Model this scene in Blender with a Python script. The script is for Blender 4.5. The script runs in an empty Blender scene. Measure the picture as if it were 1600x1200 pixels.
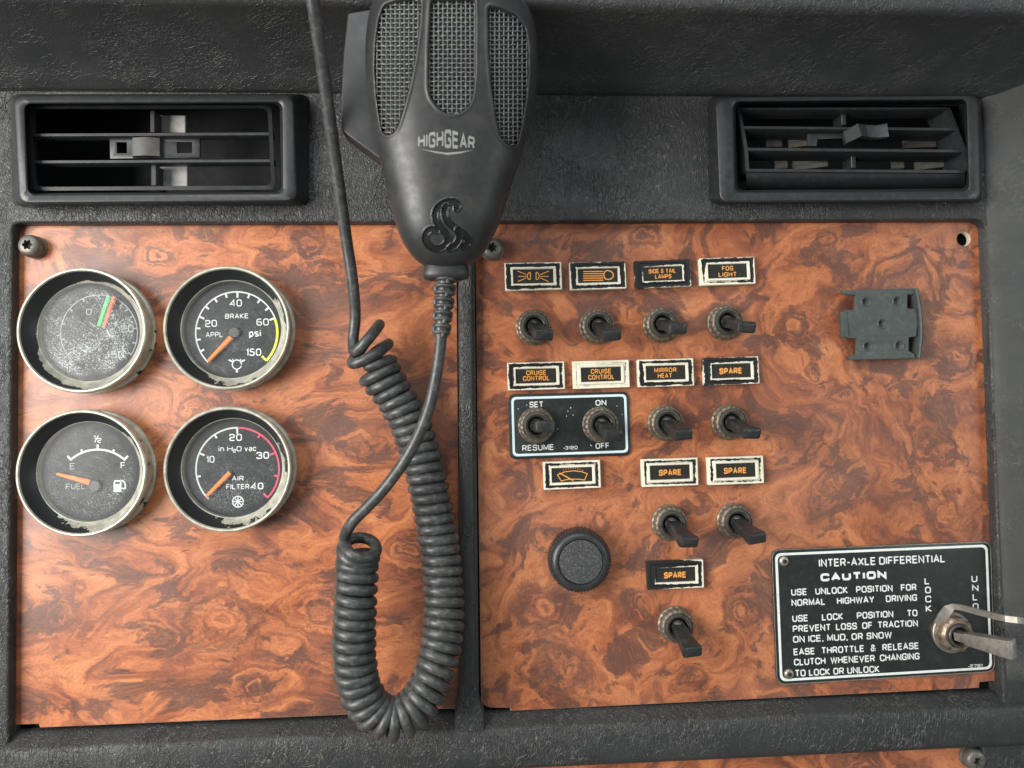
import bpy, bmesh, math, random
import numpy as np
from mathutils import Matrix, Vector, Euler

random.seed(7)
SC = bpy.context.scene
COL = SC.collection
S = 0.001                      # everything below is written in millimetres
PI = math.pi

# ------------------------------------------------------------------ camera
F = 1120.0                     # focal length in photo pixels (1600 wide)
RC = np.array([[0.9982304733556274, 0.017613154812092326, -0.056795236083366354],
               [-0.015397752800869462, 0.9991122986212227, 0.03921127328333052],
               [0.057435453100705726, -0.03826736888501719, 0.9976155457919322]])
T0 = np.array([4.871661115485363, 34.170155690611196, 312.93620755421415])
OC = -RC.T @ T0                # camera in (u right, v down, into the panel)


def at(x, y, w=0.0):
    """photo pixel -> point (u, v up, w out of the wood panel) at height w, mm"""
    d = RC.T @ np.array([(x - 800) / F, (y - 600) / F, 1.0])
    s = (-w - OC[2]) / d[2]
    return (OC[0] + s * d[0], -(OC[1] + s * d[1]), w)


def proj(u, v, w):
    p = np.stack([np.asarray(u, float), -np.asarray(v, float), -np.asarray(w, float)], 0)
    q = np.tensordot(RC, p, 1)
    q = q + T0.reshape((3,) + (1,) * (q.ndim - 1))
    return q[0] / q[2] * F + 800, q[1] / q[2] * F + 600


cam = bpy.data.cameras.new('camera')
cam_o = bpy.data.objects.new('camera', cam)
COL.objects.link(cam_o)
cam.sensor_width = 36.0
cam.lens = 36.0 * F / 1600.0
cam.clip_start = 0.01
cam.clip_end = 50
cam.dof.use_dof = True
cam.dof.focus_distance = 0.300
cam.dof.aperture_fstop = 11.0


def wv(a):                      # (u, v down, into) -> world
    return Vector((a[0], a[2], -a[1]))


right, down, fwd = (wv(RC[i]) for i in range(3))
m = Matrix((right, -down, -fwd)).transposed().to_4x4()
m.translation = wv(OC) * S
cam_o.matrix_world = m
SC.camera = cam_o

# ------------------------------------------------------------------ light
SC.render.engine = 'CYCLES'
SC.cycles.use_denoising = True
SC.cycles.max_bounces = 6
SC.view_settings.view_transform = 'Standard'
SC.view_settings.look = 'None'
SC.view_settings.exposure = 0.0
SC.view_settings.gamma = 1.0
wd = bpy.data.worlds.new('World')
SC.world = wd
wd.use_nodes = True
wd.node_tree.nodes['Background'].inputs[0].default_value = (0.86, 0.97, 1.0, 1)
wd.node_tree.nodes['Background'].inputs[1].default_value = 0.26


def area(name, loc, target, sx, sy, power, col):
    L = bpy.data.lights.new(name, 'AREA')
    L.shape = 'RECTANGLE'
    L.size, L.size_y, L.energy, L.color = sx, sy, power, col
    o = bpy.data.objects.new(name, L)
    COL.objects.link(o)
    o.location = loc
    o.rotation_euler = (Vector(target) - Vector(loc)).to_track_quat('-Z', 'Y').to_euler()
    return o


# daylight through the driver's side window, then the windscreen, then the far window
area('side_window_light', (-0.74, -0.62, 0.08), (-0.03, 0, -0.01), 0.52, 0.52, 15.0, (1.0, 0.97, 0.92))
area('windscreen_light', (-0.15, -0.70, 0.75), (0, 0, 0), 0.9, 0.40, 6.0, (0.92, 0.97, 1.0))
area('far_window_light', (0.95, -0.75, 0.10), (0.1, 0, 0), 0.5, 0.5, 2.2, (0.93, 1.0, 0.97))


# ------------------------------------------------------------------ objects
def thing(name, label, cat, pos, rot=0.0, group=None):
    o = bpy.data.objects.new(name, None)
    COL.objects.link(o)
    o.empty_display_size = 0.005
    o.location = (pos[0] * S, -pos[2] * S, pos[1] * S)
    o.rotation_euler = (PI / 2, -rot, 0)
    o['label'], o['category'] = label, cat
    o['mm'] = [float(c) for c in pos]
    o['rot'] = float(rot)
    if group:
        o['group'] = group
    return o


def loc(root, p):
    """panel point -> coordinates local to a thing (mm)"""
    q = [p[i] - root['mm'][i] for i in range(3)]
    c, s = math.cos(-root['rot']), math.sin(-root['rot'])
    return (c * q[0] - s * q[1], s * q[0] + c * q[1], q[2])


def mesh(verts, faces, smooth=30.0):
    me = bpy.data.meshes.new('mesh')
    me.from_pydata([(v[0] * S, v[1] * S, v[2] * S) for v in verts], [], faces)
    bm = bmesh.new()
    bm.from_mesh(me)
    bmesh.ops.recalc_face_normals(bm, faces=bm.faces)
    bm.to_mesh(me)
    bm.free()
    if smooth:
        for p in me.polygons:
            p.use_smooth = True
        me.set_sharp_from_angle(angle=math.radians(smooth))
    return me


def obj(name, me, mat, parent=None, pos=None, label=None):
    if isinstance(me, tuple):
        me = mesh(*me)
    me.name = name
    if not me.materials:
        for k in (mat if isinstance(mat, (list, tuple)) else [mat]):
            me.materials.append(k)
    o = bpy.data.objects.new(name, me)
    COL.objects.link(o)
    if parent:
        o.parent = parent
    if pos:
        o.location = [c * S for c in pos]
    if label:
        o['label'] = label
    return o


def copy_tree(o, parent=None):
    c = o.copy()
    COL.objects.link(c)
    c.parent = parent
    for k in list(o.children):
        copy_tree(k, c)
    return c


def place(root, pos, rot, label):
    root.location = (pos[0] * S, -pos[2] * S, pos[1] * S)
    root.rotation_euler = (PI / 2, -rot, 0)
    root['mm'] = [float(c) for c in pos]
    root['rot'] = float(rot)
    root['label'] = label


class MB:
    def __init__(self):
        self.v, self.f = [], []

    def add(self, vf):
        n = len(self.v)
        self.v += list(vf[0])
        self.f += [tuple(i + n for i in f) for f in vf[1]]
        return self

    def get(self, smooth=30):
        return mesh(self.v, self.f, smooth)


def box(c, s, bev=0.0, seg=2):
    bm = bmesh.new()
    bmesh.ops.create_cube(bm, size=1)
    for v in bm.verts:
        v.co = Vector((c[0] + v.co.x * s[0], c[1] + v.co.y * s[1], c[2] + v.co.z * s[2]))
    if bev:
        bmesh.ops.bevel(bm, geom=bm.edges[:], offset=bev, segments=seg, profile=0.5, affect='EDGES')
    bm.verts.index_update()
    r = ([tuple(v.co) for v in bm.verts], [tuple(v.index for v in f.verts) for f in bm.faces])
    bm.free()
    return r


def lathe(prof, n=64, rf=None, c=(0, 0, 0)):
    vs, fs = [], []
    for (r, z) in prof:
        for k in range(n):
            a = 2 * PI * k / n
            rr = r if rf is None else rf(r, z, a)
            vs.append((c[0] + rr * math.cos(a), c[1] + rr * math.sin(a), c[2] + z))
    for j in range(len(prof) - 1):
        for k in range(n):
            k2 = (k + 1) % n
            fs.append((j * n + k, j * n + k2, (j + 1) * n + k2, (j + 1) * n + k))
    if prof[0][0] < 1e-6 or True:
        pass
    return vs, fs


def capped(vf, n, first=True, last=True):
    vs, fs = vf
    m_ = len(vs)
    if first:
        fs.append(tuple(range(n)))
    if last:
        fs.append(tuple(range(m_ - n, m_)))
    return vs, fs


def tube(pts, rad, n=10, n0=None, cap=True):
    P = [Vector(p) for p in pts]
    R = rad if hasattr(rad, '__len__') else [rad] * len(P)
    vs, fs = [], []
    N = None
    for i, p in enumerate(P):
        t = (P[min(i + 1, len(P) - 1)] - P[max(i - 1, 0)])
        t.normalize()
        if N is None:
            N = t.orthogonal().normalized() if n0 is None else Vector(n0)
        N = (N - t * N.dot(t)).normalized()
        B = t.cross(N)
        for k in range(n):
            a = 2 * PI * k / n
            q = p + (N * math.cos(a) + B * math.sin(a)) * R[i]
            vs.append(tuple(q))
    for i in range(len(P) - 1):
        for k in range(n):
            k2 = (k + 1) % n
            fs.append((i * n + k, i * n + k2, (i + 1) * n + k2, (i + 1) * n + k))
    if cap:
        fs.append(tuple(range(n)))
        fs.append(tuple(range(len(vs) - n, len(vs))))
    return vs, fs


def rings(rows, closed=True, cap0=False, cap1=False):
    n = len(rows[0])
    vs = [p for r in rows for p in r]
    fs = []
    for i in range(len(rows) - 1):
        for k in range(n if closed else n - 1):
            k2 = (k + 1) % n
            fs.append((i * n + k, i * n + k2, (i + 1) * n + k2, (i + 1) * n + k))
    if cap0:
        fs.append(tuple(range(n)))
    if cap1:
        fs.append(tuple(range(len(vs) - n, len(vs))))
    return vs, fs


def rounded(pts, r, n=6):
    """round the corners of a closed 2D polygon; r a number or one per corner"""
    out = []
    m_ = len(pts)
    for i in range(m_):
        p0, p1, p2 = (Vector(pts[(i + k) % m_][:2]) for k in (-1, 0, 1))
        ri = r[i] if hasattr(r, '__len__') else r
        a, b = (p0 - p1), (p2 - p1)
        if ri <= 0:
            out += [tuple(p1)] * 1
            continue
        ri = min(ri, 0.49 * a.length, 0.49 * b.length)
        a, b = p1 + a.normalized() * ri, p1 + b.normalized() * ri
        for k in range(n + 1):
            t = k / n
            q = a * (1 - t) ** 2 + p1 * 2 * t * (1 - t) + b * t * t
            out.append((q.x, q.y))
    return out


def circle(c, r, n=40, a0=0):
    return [(c[0] + r * math.cos(a0 + 2 * PI * k / n), c[1] + r * math.sin(a0 + 2 * PI * k / n)) for k in range(n)]


def plate(outlines, z0, z1, bev=0.2, res=2):
    """flat plate with holes: filled 2D outlines (mm), rounded edge"""
    cu = bpy.data.curves.new('outline', 'CURVE')
    cu.dimensions = '2D'
    cu.fill_mode = 'BOTH'
    for pts in outlines:
        sp = cu.splines.new('POLY')
        sp.points.add(len(pts) - 1)
        for q, p in zip(sp.points, pts):
            q.co = (p[0], p[1], 0, 1)
        sp.use_cyclic_u = True
    cu.extrude = (z1 - z0) / 2 - bev
    cu.bevel_depth = bev
    cu.bevel_resolution = res
    cu.offset = -bev
    o = bpy.data.objects.new('outline', cu)
    COL.objects.link(o)
    me0 = o.to_mesh()
    zc = (z0 + z1) / 2
    vs = [(v.co.x, v.co.y, v.co.z + zc) for v in me0.vertices]
    fs = [tuple(p.vertices) for p in me0.polygons]
    o.to_mesh_clear()
    bpy.data.objects.remove(o)
    bpy.data.curves.remove(cu)
    # weld
    bm = bmesh.new()
    bv = [bm.verts.new(v) for v in vs]
    for f in fs:
        try:
            bm.faces.new([bv[i] for i in f])
        except ValueError:
            pass
    bmesh.ops.remove_doubles(bm, verts=bm.verts[:], dist=1e-4)
    bm.verts.index_update()
    r = ([tuple(v.co) for v in bm.verts], [tuple(v.index for v in f.verts) for f in bm.faces])
    bm.free()
    return r


# ------------------------------------------------------------------ strokes and lettering
def round_stroke(pts, r, closed):
    if r <= 0:
        return pts
    n = len(pts)
    out = []
    for i in range(n):
        if not closed and i in (0, n - 1):
            out.append(pts[i])
            continue
        p0, p1, p2 = Vector(pts[i - 1]), Vector(pts[i]), Vector(pts[(i + 1) % n])
        a, b = p0 - p1, p2 - p1
        rr_ = min(r, 0.5 * a.length, 0.5 * b.length)
        a, b = p1 + a.normalized() * rr_, p1 + b.normalized() * rr_
        for k in range(5):
            t = k / 4
            q = a * (1 - t) ** 2 + p1 * 2 * t * (1 - t) + b * t * t
            out.append((q.x, q.y))
    res = [out[0]]
    for p in out[1:]:
        if (Vector(p) - Vector(res[-1])).length > 1e-5:
            res.append(p)
    return res


def ribbon(pts, width, closed=False, z=0.0):
    P = [Vector(p[:2]) for p in pts]
    n = len(P)
    vs, fs = [], []
    for i in range(n):
        if closed:
            a, b = P[i] - P[i - 1], P[(i + 1) % n] - P[i]
        else:
            a = P[i] - P[i - 1] if i > 0 else P[1] - P[0]
            b = P[i + 1] - P[i] if i < n - 1 else a
        a, b = a.normalized(), b.normalized()
        na, nb = Vector((-a.y, a.x)), Vector((-b.y, b.x))
        mm = na + nb
        if mm.length < 1e-6:
            mm = na
        mm.normalize()
        k = 1.0 / max(0.45, mm.dot(na))
        o = mm * (width / 2 * k)
        vs += [(P[i].x + o.x, P[i].y + o.y, z), (P[i].x - o.x, P[i].y - o.y, z)]
    for i in range(n if closed else n - 1):
        j = (i + 1) % n
        fs.append((2 * i, 2 * i + 1, 2 * j + 1, 2 * j))
    return vs, fs


# glyphs: (advance width, [(flags, points)]) ; r = rounded corners, c = closed
GL = {
 'A': (.80, [('', [(0, 0), (.40, 1), (.80, 0)]), ('', [(.14, .32), (.66, .32)])]),
 'B': (.74, [('r', [(0, .0), (0, 1), (.70, 1), (.70, .53), (.05, .53)]), ('r', [(.3, .53), (.74, .53), (.74, 0), (0, 0)])]),
 'C': (.72, [('r', [(.72, .70), (.72, 1), (0, 1), (0, 0), (.72, 0), (.72, .30)])]),
 'D': (.76, [('', [(0, 0), (0, 1)]), ('r', [(0, 1), (.76, 1), (.76, 0), (0, 0)])]),
 'E': (.66, [('', [(.66, 1), (0, 1), (0, 0), (.66, 0)]), ('', [(0, .52), (.60, .52)])]),
 'F': (.64, [('', [(.64, 1), (0, 1), (0, 0)]), ('', [(0, .50), (.58, .50)])]),
 'G': (.74, [('r', [(.74, .72), (.74, 1), (0, 1), (0, 0), (.74, 0), (.74, .47)]), ('', [(.40, .47), (.74, .47)])]),
 'H': (.74, [('', [(0, 0), (0, 1)]), ('', [(.74, 0), (.74, 1)]), ('', [(0, .52), (.74, .52)])]),
 'I': (.0, [('', [(0, 0), (0, 1)])]),
 'K': (.70, [('', [(0, 0), (0, 1)]), ('', [(.66, 1), (.10, .52), (.70, 0)])]),
 'L': (.60, [('', [(0, 1), (0, 0), (.60, 0)])]),
 'M': (.86, [('', [(0, 0), (0, 1), (.43, .15), (.86, 1), (.86, 0)])]),
 'N': (.74, [('', [(0, 0), (0, 1), (.74, 0), (.74, 1)])]),
 'O': (.78, [('rc', [(0, 0), (0, 1), (.78, 1), (.78, 0)])]),
 'P': (.70, [('', [(0, 0), (0, 1)]), ('r', [(0, 1), (.70, 1), (.70, .44), (0, .44)])]),
 'R': (.72, [('', [(0, 0), (0, 1)]), ('r', [(0, 1), (.70, 1), (.70, .46), (0, .46)]), ('', [(.40, .46), (.72, 0)])]),
 'S': (.70, [('r', [(.68, .74), (.68, 1), (0, 1), (0, .52), (.70, .52), (.70, 0), (0, 0), (0, .26)])]),
 'T': (.70, [('', [(0, 1), (.70, 1)]), ('', [(.35, 1), (.35, 0)])]),
 'U': (.74, [('r', [(0, 1), (0, 0), (.74, 0), (.74, 1)])]),
 'V': (.78, [('', [(0, 1), (.39, 0), (.78, 1)])]),
 'W': (1.10, [('', [(0, 1), (.26, 0), (.55, .95), (.84, 0), (1.10, 1)])]),
 'X': (.76, [('', [(0, 0), (.76, 1)]), ('', [(0, 1), (.76, 0)])]),
 'Y': (.76, [('', [(0, 1), (.38, .45), (.76, 1)]), ('', [(.38, .45), (.38, 0)])]),
 '0': (.72, [('rc', [(0, 0), (0, 1), (.72, 1), (.72, 0)])]),
 '1': (.22, [('', [(0, .78), (.22, 1), (.22, 0)])]),
 '2': (.70, [('r', [(0, .74), (0, 1), (.70, 1), (.70, .50), (0, .50), (0, 0), (.70, 0)])]),
 '3': (.70, [('r', [(0, .78), (0, 1), (.68, 1), (.68, .53), (.25, .53)]), ('r', [(.3, .53), (.70, .53), (.70, 0), (0, 0), (0, .24)])]),
 '4': (.76, [('', [(.58, 0), (.58, 1), (0, .28), (.76, .28)])]),
 '5': (.70, [('r', [(.68, 1), (.02, 1), (.02, .58), (.70, .58), (.70, 0), (0, 0), (0, .22)])]),
 '6': (.70, [('r', [(.66, 1), (0, 1), (0, 0), (.70, 0), (.70, .56), (0, .56)])]),
 '7': (.66, [('', [(0, 1), (.66, 1), (.25, 0)])]),
 '8': (.70, [('rc', [(.02, .52), (.02, 1), (.68, 1), (.68, .52)]), ('rc', [(0, 0), (0, .52), (.70, .52), (.70, 0)])]),
 '&': (.80, [('r', [(.80, 0), (.14, .68), (.14, 1), (.56, 1), (.56, .68), (0, .42), (0, 0), (.52, 0), (.76, .44)])]),
 '-': (.36, [('', [(0, .42), (.36, .42)])]),
 ',': (.10, [('', [(.10, .08), (.0, -.16)])]),
 '.': (.10, [('', [(.0, .02), (.12, .02)])]),
 '*': (.24, [('', [(-.02, .38), (.26, .38)]), ('', [(.12, .26), (.12, .52)]), ('', [(.02, .30), (.22, .46)])]),
 '/': (.40, [('', [(0, 0), (.40, 1)])]),
 'p': (.56, [('', [(0, -.30), (0, .72)]), ('rc', [(0, 0), (0, .72), (.56, .72), (.56, 0)])]),
 's': (.54, [('r', [(.52, .72), (0, .72), (0, .38), (.54, .34), (.54, 0), (0, 0)])]),
 'i': (.0, [('', [(0, 0), (0, .72)]), ('', [(0, .88), (0, 1)])]),
 'n': (.56, [('', [(0, 0), (0, .72)]), ('r', [(0, .72), (.56, .72), (.56, 0)])]),
 'v': (.60, [('', [(0, .72), (.30, 0), (.60, .72)])]),
 'a': (.56, [('r', [(.04, .72), (.56, .72), (.56, 0)]), ('rc', [(0, 0), (0, .40), (.56, .40), (.56, 0)])]),
 'c': (.54, [('r', [(.54, .54), (.54, .72), (0, .72), (0, 0), (.54, 0), (.54, .18)])]),
}


def letters(txt, sw, space=.50, gap=.20, xs=None, total=None):
    """strokes of a line in cap-height units; returns (strokes, width)"""
    x, out, spaces = 0.0, [], 0
    nat = 0.0
    for ch in txt:
        if ch == ' ':
            spaces += 1
        else:
            nat += GL[ch][0] + sw + gap
    nat -= gap
    k = 1.0
    sp = space
    if total is not None:
        if xs is None:
            k = total / (nat + spaces * space)
        else:
            k = xs
            sp = (total / k - nat) / max(1, spaces)
    for ch in txt:
        if ch == ' ':
            x += sp
            continue
        wdt, st = GL[ch]
        for fl, pts in st:
            P = [((x + sw / 2 / max(k, .3) * 0 + sw / 2 + px_) * k, sw / 2 + py * (1 - sw)) for px_, py in pts]
            out.append((fl, P))
        x += wdt + sw + gap
    return out, (x - gap) * k


Z_N = [0]


def nz():
    Z_N[0] = (Z_N[0] + 1) % 14
    return 0.004 * Z_N[0]


def text_vf(root, txt, pL, pR, cap, w, sw=.17, xs=None, rad=.26, to=None, space=.5, gap=.20):
    """lettering between two baseline pixels, cap height in pixels"""
    A, B = Vector(at(pL[0], pL[1], w)), Vector(at(pR[0], pR[1], w))
    C_ = Vector(at(pL[0], pL[1] - cap, w))
    h = (C_ - A).length
    d = (B - A)
    L = d.length
    d.normalize()
    up = Vector((-d.y, d.x, 0))
    st, wd_ = letters(txt, sw, total=L / h, xs=xs, space=space, gap=gap)
    mb = MB()
    for fl, P in st:
        P = round_stroke(P, rad, 'c' in fl) if 'r' in fl else P
        Q = []
        for (x, y) in P:
            q = A + d * (x * h) + up * (y * h)
            Q.append(loc(root, tuple(q)))
        r = ribbon(Q, sw * h, 'c' in fl, 0)
        z = w - root['mm'][2] + nz()
        mb.add(([(v[0], v[1], z) for v in r[0]], r[1]))
    return mb.v, mb.f


def strokes_vf(root, lines, w, k=None):
    """lines: (pixel points, width px, closed, round radius px)"""
    mb = MB()
    for pts, wp, closed, rad in lines:
        pts = round_stroke(pts, rad, closed)
        Q = [loc(root, at(x, y, w)) for x, y in pts]
        mm = (Vector(at(pts[0][0] + 10, pts[0][1], w)) - Vector(at(pts[0][0], pts[0][1], w))).length / 10
        r = ribbon(Q, wp * mm, closed)
        z = w - root['mm'][2] + nz()
        mb.add(([(v[0], v[1], z) for v in r[0]], r[1]))
    return mb.v, mb.f


def arc_px(c, r, a0, a1, n=40, ry=None):
    ry = ry or r
    return [(c[0] + r * math.cos(math.radians(a0 + (a1 - a0) * k / n)),
             c[1] - ry * math.sin(math.radians(a0 + (a1 - a0) * k / n))) for k in range(n + 1)]


# ------------------------------------------------------------------ materials
class Mat:
    def __init__(self, name, col=(.5, .5, .5), rough=.5, metal=0.0, spec=.5, coat=0.0):
        self.m = bpy.data.materials.new(name)
        self.m.use_nodes = True
        self.nt = self.m.node_tree
        self.b = self.nt.nodes['Principled BSDF']
        self.out = self.nt.nodes['Material Output']
        self.set('Base Color', (*col, 1))
        self.set('Roughness', rough)
        self.set('Metallic', metal)
        self.set('Specular IOR Level', spec)
        self.set('Coat Weight', coat)

    def set(self, k, v):
        if hasattr(v, 'is_output') or isinstance(v, bpy.types.NodeSocket):
            self.nt.links.new(v, self.b.inputs[k])
        else:
            self.b.inputs[k].default_value = v

    def n(self, typ, ins=None, out=0, **props):
        nd = self.nt.nodes.new(typ)
        for k, v in props.items():
            setattr(nd, k, v)
        for k, v in (ins or {}).items():
            i = nd.inputs[k]
            if isinstance(v, bpy.types.NodeSocket):
                self.nt.links.new(v, i)
            else:
                i.default_value = v
        return nd.outputs[out]

    def obco(self, k=1000.0, rand=True):
        c = self.n('ShaderNodeTexCoord', out='Object')
        c = self.n('ShaderNodeVectorMath', {0: c, 3: k}, operation='SCALE')
        if rand:
            r = self.n('ShaderNodeObjectInfo', out='Random')
            r = self.math('MULTIPLY', r, 311.0)
            c = self.n('ShaderNodeVectorMath', {0: c, 1: r}, operation='ADD')
        return c

    def vm(self, op, a, b):
        return self.n('ShaderNodeVectorMath', {0: a, 1: b}, operation=op)

    def math(self, op, a, b=0.0, c=0.0, clamp=False):
        return self.n('ShaderNodeMath', {0: a, 1: b, 2: c}, operation=op, use_clamp=clamp)

    def noise(self, co, scale, detail=4.0, rough=.55, dist=0.0, out=0):
        return self.n('ShaderNodeTexNoise', {'Vector': co, 'Scale': scale, 'Detail': detail, 'Roughness': rough, 'Distortion': dist}, out=out)

    def vor(self, co, scale, feature='F1', out=0, rnd=1.0):
        return self.n('ShaderNodeTexVoronoi', {'Vector': co, 'Scale': scale, 'Randomness': rnd}, out=out, feature=feature)

    def ramp(self, f, stops, interp='LINEAR'):
        nd = self.nt.nodes.new('ShaderNodeValToRGB')
        cr = nd.color_ramp
        cr.interpolation = interp
        while len(cr.elements) < len(stops):
            cr.elements.new(0.5)
        for e, (p, c) in zip(cr.elements, stops):
            e.position = p
            e.color = (*c, 1) if hasattr(c, '__len__') else (c, c, c, 1)
        self.nt.links.new(f, nd.inputs[0])
        return nd.outputs[0]

    def mr(self, f, a, b, c=0.0, d=1.0, smooth=True):
        return self.n('ShaderNodeMapRange', {0: f, 1: a, 2: b, 3: c, 4: d}, interpolation_type='SMOOTHSTEP' if smooth else 'LINEAR')

    def mix(self, f, a, b):
        nd = self.nt.nodes.new('ShaderNodeMix')
        nd.data_type = 'RGBA'
        for i, v in ((0, f), (6, a), (7, b)):
            if isinstance(v, bpy.types.NodeSocket):
                self.nt.links.new(v, nd.inputs[i])
            elif i == 0:
                nd.inputs[i].default_value = v
            else:
                nd.inputs[i].default_value = (*v, 1) if len(v) == 3 else v
        return nd.outputs[2]

    def bump(self, h, dist_mm, strength=1.0, normal=None):
        ins = {'Height': h, 'Distance': dist_mm * S, 'Strength': strength}
        if normal is not None:
            ins['Normal'] = normal
        return self.n('ShaderNodeBump', ins, out='Normal')


def simple(name, col, rough=.5, metal=0.0, spec=.5, grain=0.0, gscale=1.5, dirt=None, dirt_amt=.5, coat=0.0, dscale=.35):
    M_ = Mat(name, col, rough, metal, spec, coat)
    co = M_.obco()
    if dirt:
        n1 = M_.noise(co, dscale, 6, .65)
        f = M_.mr(n1, .45, .72, 0, dirt_amt)
        M_.set('Base Color', M_.mix(f, col, dirt))
    n2 = M_.noise(co, .3, 5, .65)
    M_.set('Roughness', M_.mr(n2, .3, .7, max(.05, rough - .04), min(1, rough + .08)))
    if grain:
        M_.set('Normal', M_.bump(M_.noise(co, gscale, 3), grain))
    return M_.m


def vinyl(name, stretch=(1, 1, 1), col=(.025, .0265, .027), rough=.38, scuff_glint=(.20, .19, .165), scuff_glint_amt=.65, depth=.36, wr=1.0):
    """black leather-grain vinyl: fine pebble grain, long fold wrinkles, ridges painted paler for scuffs and caught light"""
    M_ = Mat(name, col, rough)
    co = M_.obco(rand=False)
    cs = M_.vm('MULTIPLY', co, stretch)
    warp = M_.noise(cs, .12, 3, out=1)
    wp = M_.vm('MULTIPLY_ADD', warp, (5, 5, 5))
    wp.node.inputs[2].default_value = (0, 0, 0)
    M_.nt.links.new(cs, wp.node.inputs[2])
    fine = M_.vor(wp, 1.75, 'DISTANCE_TO_EDGE')
    fine = M_.mr(fine, 0.0, .22)
    v2 = M_.vor(wp, .36, 'DISTANCE_TO_EDGE')
    crease = M_.mr(v2, 0.0, .070, 1, 0)
    gate = M_.mr(M_.noise(co, .055, 3), .42, .62)
    crease = M_.math('MULTIPLY', crease, gate)
    v3 = M_.vor(M_.vm('MULTIPLY', wp, (1.0, .45, 1.0)), .62, 'DISTANCE_TO_EDGE')
    c3 = M_.mr(v3, 0.0, .090, 1, 0)
    gate3 = M_.mr(M_.noise(co, .035, 2, .5), .40, .60)
    c3 = M_.math('MULTIPLY', c3, gate3)
    ridge = M_.math('MAXIMUM', M_.math('MULTIPLY', crease, .9), M_.math('MULTIPLY', c3, .75))
    h = M_.math('ADD', M_.math('MULTIPLY', fine, .20), M_.math('MULTIPLY', ridge, wr))
    M_.set('Normal', M_.bump(h, depth))
    pale_ridge = M_.math('MULTIPLY', ridge, M_.mr(M_.noise(co, .5, 4), .35, .7))  # paler ridges: scuffing plus crease highlights put into the colour
    pale_ridge = M_.math('MULTIPLY', pale_ridge, scuff_glint_amt)
    dust = M_.mr(M_.noise(co, .05, 6, .7), .35, .75, 0, .08)
    M_.set('Base Color', M_.mix(M_.math('MAXIMUM', pale_ridge, dust), col, scuff_glint))
    M_.set('Roughness', M_.mr(M_.noise(co, .08, 4), .3, .7, rough - .05, rough + .10))
    return M_.m


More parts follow.
